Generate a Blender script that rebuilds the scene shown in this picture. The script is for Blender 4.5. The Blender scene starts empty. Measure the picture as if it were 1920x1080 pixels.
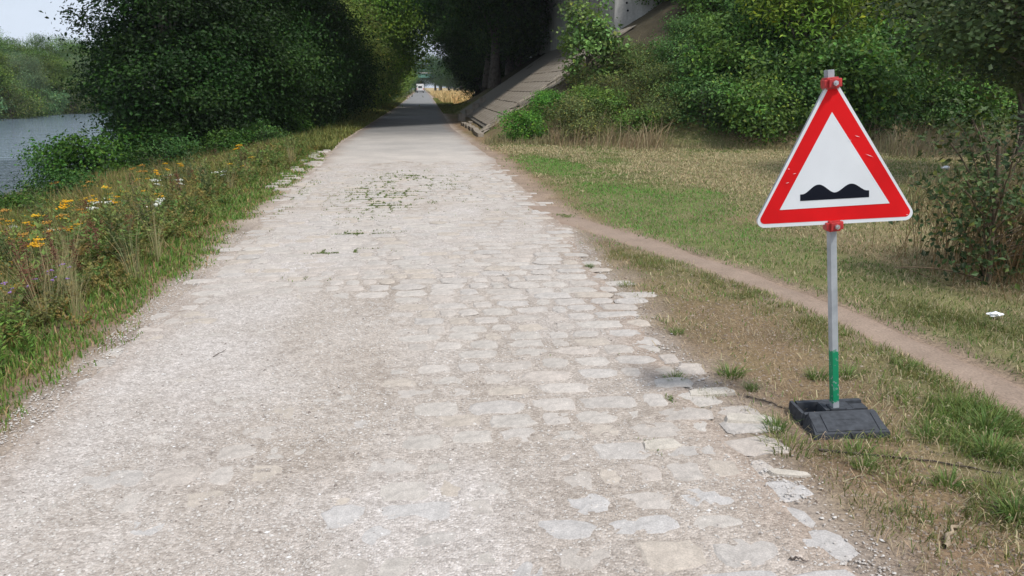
import bpy, bmesh, math, random
import numpy as np
from mathutils import Vector, Matrix

sc = bpy.context.scene
R = math.radians
rng = np.random.default_rng(11)

# ------------------------------------------------------------ camera, light
CAM_H, PITCH, YAW, FPX = 1.7, math.atan(377 / 1450), R(6.4736), 1450.0
cam_d = bpy.data.cameras.new('camera')
cam = bpy.data.objects.new('camera', cam_d)
sc.collection.objects.link(cam)
cam.location = (0, 0, CAM_H)
cam.rotation_euler = (R(90) - PITCH, 0, -YAW)
cam_d.sensor_width = 36
cam_d.lens = FPX / 1920 * 36
cam_d.clip_start = 0.05
cam_d.clip_end = 3000
sc.camera = cam

SUN = Vector((0.30, -0.44, 0.86)).normalized()
SUN_EL = math.asin(SUN.z)
SUN_AZ = math.atan2(SUN.x, SUN.y)
world = bpy.data.worlds.new('World')
sc.world = world
world.use_nodes = True
wn = world.node_tree.nodes
wl = world.node_tree.links
wn.clear()
sky = wn.new('ShaderNodeTexSky')
sky.sky_type = 'NISHITA'
sky.sun_disc = False
sky.sun_elevation = SUN_EL
sky.sun_rotation = SUN_AZ
sky.dust_density = 3.0
sky.air_density = 1.0
wtc = wn.new('ShaderNodeTexCoord')
wmap = wn.new('ShaderNodeMapping')
wmap.inputs['Scale'].default_value = (1.2, 1.2, 3.5)
wnz = wn.new('ShaderNodeTexNoise')
wnz.inputs['Scale'].default_value = 2.2
wnz.inputs['Detail'].default_value = 5
wr = wn.new('ShaderNodeValToRGB')
wr.color_ramp.elements[0].position = 0.32
wr.color_ramp.elements[0].color = (0.55, 0.55, 0.55, 1)
wr.color_ramp.elements[1].position = 0.68
wr.color_ramp.elements[1].color = (0.92, 0.92, 0.92, 1)
wmix = wn.new('ShaderNodeMix')
wmix.data_type = 'RGBA'
wmix.inputs[7].default_value = (7.5, 8.4, 9.8, 1)       # thin bright cloud veil
bg = wn.new('ShaderNodeBackground')
bg.inputs['Strength'].default_value = 0.094
wo = wn.new('ShaderNodeOutputWorld')
wl.new(wtc.outputs['Generated'], wmap.inputs['Vector'])
wl.new(wmap.outputs['Vector'], wnz.inputs['Vector'])
wl.new(wnz.outputs['Fac'], wr.inputs['Fac'])
wl.new(wr.outputs['Color'], wmix.inputs[0])
wl.new(sky.outputs['Color'], wmix.inputs[6])
wl.new(wmix.outputs[2], bg.inputs['Color'])
wl.new(bg.outputs['Background'], wo.inputs['Surface'])

sun_d = bpy.data.lights.new('sun', 'SUN')
sun_d.energy = 2.7
sun_d.angle = R(7)
sun_d.color = (1.0, 0.95, 0.88)
sun = bpy.data.objects.new('sun', sun_d)
sc.collection.objects.link(sun)
sun.rotation_euler = SUN.to_track_quat('Z', 'Y').to_euler()

sc.view_settings.view_transform = 'Standard'
sc.view_settings.look = 'None'
sc.view_settings.exposure = 0.22
sc.view_settings.gamma = 1.0
sc.view_settings.use_curve_mapping = False
sc.render.engine = 'CYCLES'
sc.cycles.max_bounces = 6
sc.cycles.diffuse_bounces = 3
sc.cycles.glossy_bounces = 2
sc.cycles.transmission_bounces = 2
sc.cycles.use_denoising = True

# ------------------------------------------------------------ helpers
def g(px, py, z=0.0):
    """ground point seen at a picture position: used to survey real places"""
    a = (px - 960) / FPX
    b = (540 - py) / FPX
    fy = math.cos(PITCH) + b * math.sin(PITCH)
    fz = -math.sin(PITCH) + b * math.cos(PITCH)
    x = a * math.cos(YAW) + fy * math.sin(YAW)
    y = -a * math.sin(YAW) + fy * math.cos(YAW)
    t = (z - CAM_H) / fz
    return x * t, y * t

_tab = np.random.default_rng(5).random((256, 256))
def vnoise(x, y):
    x = np.asarray(x, float); y = np.asarray(y, float)
    xi = np.floor(x).astype(int); yi = np.floor(y).astype(int)
    fx = x - xi; fy = y - yi
    fx = fx * fx * (3 - 2 * fx); fy = fy * fy * (3 - 2 * fy)
    a = _tab[xi & 255, yi & 255]; b = _tab[(xi + 1) & 255, yi & 255]
    c = _tab[xi & 255, (yi + 1) & 255]; d = _tab[(xi + 1) & 255, (yi + 1) & 255]
    return (a * (1 - fx) + b * fx) * (1 - fy) + (c * (1 - fx) + d * fx) * fy
def fbm(x, y, o=4):
    s = 0; a = 1; t = 0
    for k in range(o):
        s = s + a * vnoise(np.asarray(x) * 2 ** k + 17.3 * k, np.asarray(y) * 2 ** k + 9.1 * k)
        t += a; a *= .5
    return s / t
def sstep(a, b, x):
    t = np.clip((np.asarray(x, float) - a) / (b - a), 0, 1)
    return t * t * (3 - 2 * t)
def unit(v):
    return v / np.maximum(np.linalg.norm(v, axis=-1, keepdims=True), 1e-9)
def rdir(n):
    return unit(rng.normal(size=(n, 3)))

class G:
    """collects triangles with a colour for each vertex"""
    def __init__(s):
        s.V = []; s.F = []; s.C = []; s.n = 0
    def add(s, V, F, C):
        V = np.asarray(V, float).reshape(-1, 3)
        F = np.asarray(F, int).reshape(-1, 3)
        C = np.asarray(C, float)
        if C.ndim == 1:
            C = np.tile(C[:3], (len(V), 1))
        s.V.append(V); s.F.append(F + s.n); s.C.append(C); s.n += len(V)
        return s
    def arr(s):
        return np.concatenate(s.V), np.concatenate(s.F), np.concatenate(s.C)
    def mesh(s, name, mat, smooth=False):
        V, F, C = s.arr()
        me = bpy.data.meshes.new(name)
        me.vertices.add(len(V)); me.loops.add(len(F) * 3); me.polygons.add(len(F))
        me.vertices.foreach_set('co', V.astype(np.float32).ravel())
        me.loops.foreach_set('vertex_index', F.astype(np.int32).ravel())
        me.polygons.foreach_set('loop_start', np.arange(0, len(F) * 3, 3, dtype=np.int32))
        me.polygons.foreach_set('use_smooth', np.full(len(F), smooth))
        ca = me.color_attributes.new('col', 'FLOAT_COLOR', 'POINT')
        ca.data.foreach_set('color', np.concatenate([C, np.ones((len(C), 1))], 1).astype(np.float32).ravel())
        me.materials.append(mat)
        me.update(calc_edges=True)
        return me
    def build(s, name, mat, parent=None, smooth=False):
        return put(s.mesh(name, mat, smooth), name, parent)

def put(me, name, parent=None):
    o = bpy.data.objects.new(name, me)
    sc.collection.objects.link(o)
    if parent: o.parent = parent
    return o
def tag(o, label=None, cat=None, group=None, kind=None):
    if label: o['label'] = label
    if cat: o['category'] = cat
    if group: o['group'] = group
    if kind: o['kind'] = kind
    return o
def empty(name, loc=(0, 0, 0), rz=0):
    o = bpy.data.objects.new(name, None)
    o.empty_display_size = .2
    sc.collection.objects.link(o)
    o.location = loc; o.rotation_euler = (0, 0, rz)
    return o
def children(o):
    return [c for c in sc.collection.objects if c.parent is o]
def dup(root, loc, rz=0, s=1.0, label=None, group=None, color=None, tilt=(0, 0)):
    r = root.copy(); sc.collection.objects.link(r)
    r.location = loc; r.rotation_euler = (tilt[0], tilt[1], rz)
    r.scale = (s, s, s) if not hasattr(s, '__len__') else s
    if label: r['label'] = label
    if group: r['group'] = group
    if color: r.color = color
    for c in KIDS.get(root.name, []):
        d = c.copy(); sc.collection.objects.link(d); d.parent = r
        if color and 'crown' in c.name or color and 'foliage' in c.name: d.color = color
    return r
KIDS = {}

def bm_obj(name, bm, mat, parent=None, smooth=False, bevel=0):
    if bevel:
        bmesh.ops.bevel(bm, geom=[e for e in bm.edges if e.calc_face_angle(0) > .5], offset=bevel, segments=2, affect='EDGES', profile=.6)
    me = bpy.data.meshes.new(name)
    bm.normal_update(); bm.to_mesh(me); bm.free()
    for p in me.polygons: p.use_smooth = smooth
    me.materials.append(mat)
    return put(me, name, parent)
def box_bm(bm, c, d, rot=None):
    r = bmesh.ops.create_cube(bm, size=1)
    m = Matrix.Translation(c) @ (rot.to_4x4() if rot else Matrix.Identity(4)) @ Matrix.Diagonal((*d, 1))
    bmesh.ops.transform(bm, matrix=m, verts=r['verts'])
    return bm
def prism(bm, pts, z0, z1):
    """pts: outline (x, y) counter clockwise; extruded z0..z1"""
    lo = [bm.verts.new((x, y, z0)) for x, y in pts]
    hi = [bm.verts.new((x, y, z1)) for x, y in pts]
    n = len(pts)
    bm.faces.new(hi); bm.faces.new(lo[::-1])
    for i in range(n):
        bm.faces.new((lo[i], lo[(i + 1) % n], hi[(i + 1) % n], hi[i]))
    return bm

# ------------------------------------------------------------ materials
def mat_new(name):
    m = bpy.data.materials.new(name); m.use_nodes = True
    nt = m.node_tree; nt.nodes.clear()
    o = nt.nodes.new('ShaderNodeOutputMaterial')
    p = nt.nodes.new('ShaderNodeBsdfPrincipled')
    nt.links.new(p.outputs[0], o.inputs[0])
    return m, nt, p, o
def nnode(nt, t, **kw):
    n = nt.nodes.new(t)
    for k, v in kw.items():
        if k in n.inputs: n.inputs[k].default_value = v
        else: setattr(n, k, v)
    return n
def mulcol(nt, a, b, fac=1.0):
    m = nt.nodes.new('ShaderNodeMix'); m.data_type = 'RGBA'; m.blend_type = 'MULTIPLY'
    m.inputs[0].default_value = fac
    nt.links.new(a, m.inputs[6]); nt.links.new(b, m.inputs[7])
    return m.outputs[2]
def noise_ramp(nt, scale, lo, hi, detail=4, p0=.3, p1=.7, coord='Object', rough=.5, vec=None):
    tc = nt.nodes.new('ShaderNodeTexCoord')
    n = nnode(nt, 'ShaderNodeTexNoise', Scale=scale, Detail=detail, Roughness=rough)
    nt.links.new(vec or tc.outputs[coord], n.inputs['Vector'])
    r = nt.nodes.new('ShaderNodeValToRGB')
    r.color_ramp.elements[0].position = p0; r.color_ramp.elements[1].position = p1
    r.color_ramp.elements[0].color = (*lo, 1); r.color_ramp.elements[1].color = (*hi, 1)
    nt.links.new(n.outputs['Fac'], r.inputs['Fac'])
    return r.outputs['Color'], n.outputs['Fac']
def bump(nt, p, h, strength, dist=.01):
    b = nt.nodes.new('ShaderNodeBump')
    b.inputs['Strength'].default_value = strength; b.inputs['Distance'].default_value = dist
    nt.links.new(h, b.inputs['Height']); nt.links.new(b.outputs[0], p.inputs['Normal'])
    return b
def attr(nt):
    a = nt.nodes.new('ShaderNodeAttribute'); a.attribute_name = 'col'
    return a.outputs['Color']

def leafy(name, transl=.3, rough=.55, rnd=.25, spec=.3):
    m, nt, p, o = mat_new(name)
    oi = nt.nodes.new('ShaderNodeObjectInfo')
    c = mulcol(nt, attr(nt), oi.outputs['Color'])
    p.inputs['Roughness'].default_value = rough
    p.inputs['Specular IOR Level'].default_value = spec
    nt.links.new(c, p.inputs['Base Color'])
    t = nt.nodes.new('ShaderNodeBsdfTranslucent')
    nt.links.new(c, t.inputs['Color'])
    mx = nt.nodes.new('ShaderNodeMixShader'); mx.inputs[0].default_value = transl
    nt.links.new(p.outputs[0], mx.inputs[1]); nt.links.new(t.outputs[0], mx.inputs[2])
    nt.links.new(mx.outputs[0], o.inputs[0])
    return m
M_leaf = leafy('leaf')
M_grass = leafy('grass', .3, .6)

m, nt, p, o = mat_new('bark'); M_bark = m
c, f = noise_ramp(nt, 9, (.5, .5, .5), (1.3, 1.3, 1.3), 6)
nt.links.new(mulcol(nt, attr(nt), c), p.inputs['Base Color']); p.inputs['Roughness'].default_value = .9
bump(nt, p, f, .8, .02)

m, nt, p, o = mat_new('ground_soil'); M_ground = m
c, f = noise_ramp(nt, 1.7, (.72, .72, .72), (1.22, 1.22, 1.2), 8, rough=.65)
c2, f2 = noise_ramp(nt, 45, (.5, .5, .5), (1.45, 1.42, 1.38), 6, rough=.75)
cc = mulcol(nt, mulcol(nt, attr(nt), c), c2)
nt.links.new(cc, p.inputs['Base Color']); p.inputs['Roughness'].default_value = .95
p.inputs['Specular IOR Level'].default_value = .15
bump(nt, p, f2, .8, .015)

# gravel: voronoi grit over larger stains
m, nt, p, o = mat_new('gravel_bed'); M_gravel = m
tc = nt.nodes.new('ShaderNodeTexCoord')
v = nnode(nt, 'ShaderNodeTexVoronoi', Scale=95.0, Randomness=1.0); v.feature = 'F1'
nt.links.new(tc.outputs['Object'], v.inputs['Vector'])
sep = nt.nodes.new('ShaderNodeSeparateColor'); nt.links.new(v.outputs['Color'], sep.inputs[0])
rmp = nt.nodes.new('ShaderNodeValToRGB')
for i, (pp, cc) in enumerate([(0, (.70, .68, .66)), (.5, (.95, .93, .91)), (.85, (1.08, 1.07, 1.06)), (1, (1.3, 1.3, 1.3))]):
    e = rmp.color_ramp.elements[i] if i < 2 else rmp.color_ramp.elements.new(pp)
    e.position = pp; e.color = (*cc, 1)
nt.links.new(sep.outputs[0], rmp.inputs['Fac'])
c, f = noise_ramp(nt, 1.3, (.86, .83, .80), (1.1, 1.1, 1.11), 8, rough=.6)
c3, f3 = noise_ramp(nt, 14, (.84, .83, .82), (1.12, 1.12, 1.12), 5)
cc = mulcol(nt, mulcol(nt, mulcol(nt, attr(nt), c), c3), rmp.outputs['Color'])
nt.links.new(cc, p.inputs['Base Color']); p.inputs['Roughness'].default_value = .9
p.inputs['Specular IOR Level'].default_value = .2
inv = nt.nodes.new('ShaderNodeMath'); inv.operation = 'SUBTRACT'; inv.inputs[0].default_value = 1
nt.links.new(v.outputs['Distance'], inv.inputs[1])
bump(nt, p, inv.outputs[0], .9, .006)

m, nt, p, o = mat_new('paving_stone'); M_stone = m
c, f = noise_ramp(nt, 22, (.80, .79, .78), (1.14, 1.13, 1.12), 8, rough=.65)
c2, f2 = noise_ramp(nt, 150, (.8, .8, .8), (1.15, 1.15, 1.15), 3)
nt.links.new(mulcol(nt, mulcol(nt, attr(nt), c), c2), p.inputs['Base Color']); p.inputs['Roughness'].default_value = .8
bump(nt, p, f, .7, .008)

m, nt, p, o = mat_new('grit'); M_grit = m
nt.links.new(attr(nt), p.inputs['Base Color']); p.inputs['Roughness'].default_value = .85

m, nt, p, o = mat_new('asphalt'); M_asphalt = m
c, f = noise_ramp(nt, .8, (.82, .82, .82), (1.15, 1.14, 1.12), 8, rough=.7)
c2, f2 = noise_ramp(nt, 60, (.8, .8, .8), (1.2, 1.2, 1.2), 3)
nt.links.new(mulcol(nt, mulcol(nt, attr(nt), c), c2), p.inputs['Base Color']); p.inputs['Roughness'].default_value = .85
bump(nt, p, f2, .4, .005)

m, nt, p, o = mat_new('footpath_earth'); M_path = m
c, f = noise_ramp(nt, 3, (.85, .84, .83), (1.12, 1.12, 1.12), 8, rough=.6)
c2, f2 = noise_ramp(nt, 70, (.8, .8, .8), (1.2, 1.2, 1.2), 4)
nt.links.new(mulcol(nt, mulcol(nt, attr(nt), c), c2), p.inputs['Base Color']); p.inputs['Roughness'].default_value = .95
bump(nt, p, f2, .5, .006)

m, nt, p, o = mat_new('concrete'); M_conc = m
tc = nt.nodes.new('ShaderNodeTexCoord')
mp = nnode(nt, 'ShaderNodeMapping'); mp.inputs['Scale'].default_value = (1, 1, .18)
nt.links.new(tc.outputs['Object'], mp.inputs['Vector'])
c, f = noise_ramp(nt, 1.6, (.62, .61, .60), (1.1, 1.1, 1.1), 8, vec=mp.outputs[0], rough=.65)
c2, f2 = noise_ramp(nt, 12, (.85, .85, .85), (1.1, 1.1, 1.1), 6)
base = nnode(nt, 'ShaderNodeRGB'); base.outputs[0].default_value = (.56, .55, .52, 1)
nt.links.new(mulcol(nt, mulcol(nt, base.outputs[0], c), c2), p.inputs['Base Color']); p.inputs['Roughness'].default_value = .85
bump(nt, p, f2, .3, .01)

m, nt, p, o = mat_new('water'); M_water = m
tc = nt.nodes.new('ShaderNodeTexCoord')
mp = nnode(nt, 'ShaderNodeMapping'); mp.inputs['Rotation'].default_value = (0, 0, R(12)); mp.inputs['Scale'].default_value = (.5, 1.5, 1)
nt.links.new(tc.outputs['Object'], mp.inputs['Vector'])
w1 = nnode(nt, 'ShaderNodeTexNoise', Scale=1.0, Detail=4, Roughness=.6)
nt.links.new(mp.outputs[0], w1.inputs['Vector'])
p.inputs['Base Color'].default_value = (.15, .20, .25, 1); p.inputs['Roughness'].default_value = .08
p.inputs['IOR'].default_value = 1.33
bump(nt, p, w1.outputs['Fac'], 1.0, .16)

def plain(name, col, rough=.5, metal=0, var=.08, scale=8, spec=.5, bmp=0):
    m, nt, p, o = mat_new(name)
    c, f = noise_ramp(nt, scale, tuple(x * (1 - var) for x in col), tuple(x * (1 + var) for x in col), 6)
    nt.links.new(c, p.inputs['Base Color'])
    p.inputs['Roughness'].default_value = rough; p.inputs['Metallic'].default_value = metal
    p.inputs['Specular IOR Level'].default_value = spec
    if bmp: bump(nt, p, f, bmp, .004)
    return m
M_white = plain('sign_white', (.70, .735, .77), .4, var=.05, spec=.3, scale=5)
M_red = plain('sign_red', (.66, .010, .013), .5, var=.10, spec=.12, scale=5)
M_black = plain('sign_black', (.008, .010, .018), .5, spec=.1)
M_alu = plain('sheet_aluminium', (.5, .51, .52), .45, .6)
M_clamp = plain('clamp_red', (.45, .03, .03), .45, var=.3, scale=40)
M_steel = plain('bolt_steel', (.6, .6, .62), .3, .9)
M_rubber = plain('recycled_rubber', (.05, .055, .064), .8, var=.3, scale=30, spec=.3, bmp=.5)
M_tissue = plain('tissue_paper', (.82, .83, .86), .9, var=.03)
M_vanw = plain('van_white', (.8, .8, .8), .35, var=.03)
M_glass = plain('dark_glass', (.03, .035, .04), .12)
M_tyre = plain('tyre_black', (.02, .02, .02), .8)
M_green = plain('painted_steel_green', (.10, .26, .19), .5, var=.1)
M_rust = plain('rust_stain', (.13, .045, .04), .9, var=.3)

# galvanised pole with flaking green paint near the foot
m, nt, p, o = mat_new('galvanised_pole'); M_pole = m
tc = nt.nodes.new('ShaderNodeTexCoord'); sx = nt.nodes.new('ShaderNodeSeparateXYZ')
nt.links.new(tc.outputs['Object'], sx.inputs[0])
n1 = nnode(nt, 'ShaderNodeTexNoise', Scale=45, Detail=5, Roughness=.7); nt.links.new(tc.outputs['Object'], n1.inputs['Vector'])
def mth(op, a, b=None):
    k = nt.nodes.new('ShaderNodeMath'); k.operation = op
    for i, q in enumerate((a, b)):
        if q is None: continue
        if isinstance(q, (int, float)): k.inputs[i].default_value = q
        else: nt.links.new(q, k.inputs[i])
    return k.outputs[0]
jit = mth('MULTIPLY', mth('SUBTRACT', n1.outputs['Fac'], .5), .10)
zz = mth('ADD', sx.outputs['Z'], jit)
band = mth('MULTIPLY', mth('GREATER_THAN', zz, .035), mth('LESS_THAN', zz, .32))
chip = mth('LESS_THAN', n1.outputs['Fac'], .60)
fac = mth('MULTIPLY', band, chip)
cz, fz = noise_ramp(nt, 12, (.30, .33, .36), (.46, .49, .52), 5)
mx = nt.nodes.new('ShaderNodeMix'); mx.data_type = 'RGBA'
nt.links.new(fac, mx.inputs[0]); nt.links.new(cz, mx.inputs[6]); mx.inputs[7].default_value = (.005, .26, .12, 1)
nt.links.new(mx.outputs[2], p.inputs['Base Color'])
p.inputs['Roughness'].default_value = .5; p.inputs['Metallic'].default_value = .25

# ------------------------------------------------------------ the lie of the land
def xl(y): return np.interp(y, [0, 5, 8, 11, 18, 26, 34, 70, 250, 900], [-2.12, -2.08, -2.13, -2.24, -2.35, -2.6, -2.5, -2.2, -2.1, -2.1])
def xr(y): return np.interp(y, [0, 5.3, 6.4, 10.5, 13.5, 18.7, 24.6, 33.8, 62, 155, 900], [1.6, 1.55, 1.62, 1.79, 1.72, 1.73, 1.53, 1.25, 1.4, 1.8, 1.8])
PATH = np.array([(1.35, 13.5), (1.62, 11.6), (1.95, 9.9), (2.41, 8.6), (2.78, 7.4), (3.08, 6.2), (3.24, 5.15), (3.35, 4.3), (3.40, 3.6), (3.42, 2.4), (3.4, 0.5)])
def path_x(y): return np.interp(y, PATH[::-1, 1], PATH[::-1, 0])
def path_w(y): return np.interp(y, [0, 4, 8, 10, 13.5], [.17, .15, .20, .26, .3])
def path_d(x, y):
    # distance from the centre line, across the path
    sl = (path_x(y + .3) - path_x(y - .3)) / .6
    d = np.abs(x - path_x(y)) / np.sqrt(1 + sl * sl)
    return np.where(y < 13.5, d, 9.)
def bank(x, y):
    toe = np.interp(x, [1.6, 3.4, 5.9, 10.2, 13.8, 22.6, 60], [24.6, 23.9, 22.6, 21.1, 22.6, 26.5, 40])
    toe = toe + .5 * sstep(9, 5, x)
    ky = np.interp(x, [6.5, 11], [.66, 1.0]) * np.where(y > 29.5, 1 + np.clip(y - 29.5, 0, 3) * .2, 1)
    m = np.minimum(np.minimum(x - 2.15, ky * (y - toe)), np.where(x < 7, 200 - y, 76 - y))
    lim = np.where(y > 56, np.maximum(0, 56 + 20 - y) / 20, 1)
    return np.clip(.65 * m, 0, 9.3) * np.clip(lim, 0, 1)
def H(x, y):
    x = np.asarray(x, float); y = np.asarray(y, float)
    d = xl(y) - .15 - x
    h = np.interp(d, [0, .6, 3, 7.6, 9, 12], [0, -.03, -.45, -1.3, -1.85, -3])
    h = np.where(x < -36, np.interp(x, [-56, -50, -45, -42.5, -38], [.3, -.4, -1.25, -1.75, -3]), h)
    h = h + bank(x, y)
    rough = sstep(0, .6, np.maximum(d, x - xr(y)))
    h = h + rough * (.05 * (fbm(x * .9, y * .9) - .5) + .02 * (fbm(x * 5, y * 5) - .5))
    h = h + bank(x, y).clip(0, 1) * .3 * (fbm(x * .6, y * .6) - .5)
    h = h - .03 * (1 - sstep(.12, .4, path_d(x, y))) * sstep(1.7, 2.3, x)
    inside = sstep(.02, .25, np.minimum(x - xl(y), xr(y) - x))
    return h - .05 * inside

C_GRAV = np.array((.47, .43, .39)); C_SOIL = np.array((.23, .148, .10)); C_STRAW = np.array((.30, .25, .14))
C_GREEN = np.array((.11, .17, .045)); C_DARK = np.array((.07, .06, .04)); C_PATH = np.array((.285, .215, .165))
def mixc(a, b, t):
    t = np.asarray(t)[..., None]
    return a * (1 - t) + b * t
def greenness(x, y):
    """how green (0 straw .. 1 green) the meadow is"""
    n = fbm(x * .5 + 3, y * .33 + 8, 4)
    gcol = sstep(.44, .62, n)
    gcol = gcol * .7 + 1.2 * sstep(.35, .6, fbm(x * 1.3, y * .9 + 4, 3)) * np.exp(-(((x - 3.9) / 1.9) ** 2 + ((y - 9.6) / .8) ** 2)) + 1.0 * np.exp(-(((x - 3.6) / 1.5) ** 2 + ((y - 11) / 2.4) ** 2)) + .6 * np.exp(-(((x - 3.2) / 1.1) ** 2 + ((y - 15) / 4) ** 2))
    return np.clip(gcol, 0, 1)
def bare(x, y):
    """bare trodden soil right of the road, 1 = no grass"""
    e = x - xr(y)
    b = (1 - sstep(.25, 1.1, e + .5 * (fbm(x * 2, y * 2) - .5)))
    b = np.maximum(b * .85, 1.15 * np.exp(-(((x - 2.30) / .6) ** 2 + ((y - 5.2) / 1.5) ** 2)))
    b = np.maximum(b, .8 * np.exp(-(((x - 1.95) / .25) ** 2 + ((y - 3.3) / 1.2) ** 2)))
    b = np.maximum(b, 1.1 * np.exp(-(((x - 1.95) / .38) ** 2 + ((y - 15) / 7) ** 2)))
    b = np.maximum(b, .8 * np.exp(-(((x - 4.3) / .7) ** 2 + ((y - 9.8) / .5) ** 2)))
    return np.clip(b * (.7 + .6 * fbm(x * 3 + 5, y * 3, 3)), 0, 1)
def ground_col(x, y):
    gr = greenness(x, y)
    c = mixc(C_STRAW * .8 + .0 * gr[..., None], C_GREEN, gr * .9)
    c = mixc(c, C_SOIL, .25 + .5 * bare(x, y))
    c = mixc(c, C_PATH, 1 - sstep(.15, .42, path_d(x, y) + .12 * (fbm(x * 6, y * 6) - .5)))
    e = np.maximum(xl(y) - x, x - xr(y)) + .35 * (fbm(x * 3, y * 3, 4) - .5)
    c = mixc(c, mixc(C_GRAV, C_SOIL, .35 + 0 * e), 1 - sstep(-.05, .38, e))
    er = x - xr(y) + .3 * (fbm(x * 2, y * 1.5) - .5)
    c = mixc(c, C_PATH * 1.05, .85 * (1 - sstep(.15, .55, er)) * sstep(-.2, 0, er) * sstep(8.5, 11, y) * (1 - sstep(24, 27, y)))
    left = sstep(.3, .9, xl(y) - x)
    c = mixc(c, np.array((.10, .095, .045)), left * .85)
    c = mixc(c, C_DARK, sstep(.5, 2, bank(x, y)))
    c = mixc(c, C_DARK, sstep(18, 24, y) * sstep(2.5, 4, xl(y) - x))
    c = mixc(c, np.array((.05, .065, .03)), sstep(-30, -38, x))
    f = sstep(70, 90, y) * sstep(.5, 2, x - xr(y))
    c = mixc(c, np.array((.40, .30, .14)), f)
    return c

def axis(parts):
    a = []
    for lo, hi, st in parts:
        a.append(np.arange(lo, hi, st))
    a.append([parts[-1][1]])
    return np.concatenate(a)
def sheet(xs, ys, zf, cf):
    X, Y = np.meshgrid(xs, ys)
    Z = zf(X, Y)
    V = np.stack([X, Y, Z], -1).reshape(-1, 3)
    nx, ny = len(xs), len(ys)
    i = (np.arange(ny - 1)[:, None] * nx + np.arange(nx - 1)[None]).ravel()
    F = np.concatenate([np.stack([i, i + 1, i + nx + 1], 1), np.stack([i, i + nx + 1, i + nx], 1)])
    return V, F, cf(X, Y).reshape(-1, 3)
def strip(us, ys, xf, zf, cf):
    """sheet between two curving edges; us 0..1 across"""
    U, Y = np.meshgrid(us, ys)
    X = xf(U, Y)
    V = np.stack([X, Y, zf(X, Y, U)], -1).reshape(-1, 3)
    nx, ny = len(us), len(ys)
    i = (np.arange(ny - 1)[:, None] * nx + np.arange(nx - 1)[None]).ravel()
    F = np.concatenate([np.stack([i, i + 1, i + nx + 1], 1), np.stack([i, i + nx + 1, i + nx], 1)])
    return V, F, cf(X, Y, U).reshape(-1, 3)

xs = axis([(-600, -60, 45), (-60, -12, 1.2), (-12, -6, .3), (-6, 9, .075), (9, 16, .3), (16, 60, 1.5), (60, 600, 45)])
ys = axis([(-30, 1, 1.5), (1, 12, .075), (12, 30, .2), (30, 80, .6), (80, 260, 4), (260, 1400, 60)])
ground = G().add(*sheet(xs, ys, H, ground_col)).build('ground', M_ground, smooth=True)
tag(ground, kind='structure')

wat = G().add([(-600, -60, -1.5), (-8, -60, -1.5), (-8, 1400, -1.5), (-600, 1400, -1.5)], [(0, 1, 2), (0, 2, 3)], (.1, .1, .1)).build('river', M_water)
wat.data.polygons.foreach_set('use_smooth', [True, True])
tag(wat, kind='structure')

# the paved and gravelled road, then smoother asphalt
def road_z(x, y): return .006 + .010 * (fbm(x * 2.5, y * 2.5, 3) - .5) + .009 * (fbm(x * 16, y * 16, 3) - .5)
def edge_j(y, s): return .09 * (fbm(y * 1.5 + s, y * 0 + s, 4) - .5) * 2
def road_x(U, Y): return (xl(Y) + edge_j(Y, 3)) * (1 - U) + (xr(Y) + edge_j(Y, 50)) * U
def road_c(X, Y, U):
    n = fbm(X * .8 + 40, Y * .5, 4)
    c = mixc(C_GRAV, np.array((.53, .50, .475)), sstep(.35, .6, n))
    c = mixc(c, np.array((.38, .335, .29)), .35 * sstep(.5, .72, fbm(X * 2.2 + 7, Y * .35 + 3, 4)))
    c = mixc(c, np.array((.36, .29, .235)), .8 * sstep(.86, 1., U + .1 * (n - .5)) + .5 * (1 - sstep(0, .1, U)))
    return c
edge_drop = lambda U: .022 * (1 - sstep(0, .02, np.minimum(U, 1 - U)))
road = G().add(*strip(np.linspace(0, 1, 170), axis([(-3, 1.5, .3), (1.5, 7, .024), (7, 20, .07)]), road_x,
                      lambda X, Y, U: road_z(X, Y) - edge_drop(U), road_c)).build('road', M_gravel, smooth=True)
tag(road, kind='structure')
def asp_x(U, Y): return (xl(Y) + edge_j(Y, 3)) * (1 - U) + (xr(Y) + edge_j(Y, 50)) * U
def asp_c(X, Y, U):
    c = mixc(C_GRAV * 1.02, np.array((.42, .395, .37)), sstep(18, 24, Y))
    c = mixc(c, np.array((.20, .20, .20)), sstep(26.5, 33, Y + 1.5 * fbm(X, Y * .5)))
    return mixc(c, C_SOIL, .5 * (1 - sstep(.0, .12, np.minimum(U, 1 - U) + .1 * (fbm(X * 2, Y * 2) - .5))))
asp = G().add(*strip(np.linspace(0, 1, 60), axis([(16.5, 22, .1), (22, 60, .5), (60, 420, 4)]), asp_x,
                     lambda X, Y, U: .013 + 0 * X - edge_drop(U) - .03 * (1 - sstep(0, 2.2, Y - 16.6 + 1.5 * (fbm(X * 2, Y * 3, 3) - .5))), asp_c)).build('asphalt_road', M_asphalt, smooth=True)
tag(asp, kind='structure')

# the trodden footpath forking off to the right
def fp_x(U, Y):
    w = path_w(Y) * (1.1 + .5 * (fbm(Y * 1.3, U * 0 + 7) - .5))
    return path_x(Y) + (U - .5) * 2 * w * np.sqrt(1 + ((path_x(Y + .3) - path_x(Y - .3)) / .6) ** 2)
fp = G().add(*strip(np.linspace(0, 1, 18), np.arange(.5, 11.2, .06), fp_x,
                    lambda X, Y, U: np.maximum(H(X, Y), np.where(X < xr(Y), .004, -9)) + .012 * (1 - (2 * U - 1) ** 4) - .006,
                    lambda X, Y, U: mixc(C_PATH, mixc(C_PATH, C_SOIL, .5 + 0 * X), np.abs(2 * U - 1) ** 3))).build('footpath', M_path, smooth=True)
tag(fp, kind='structure')

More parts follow.
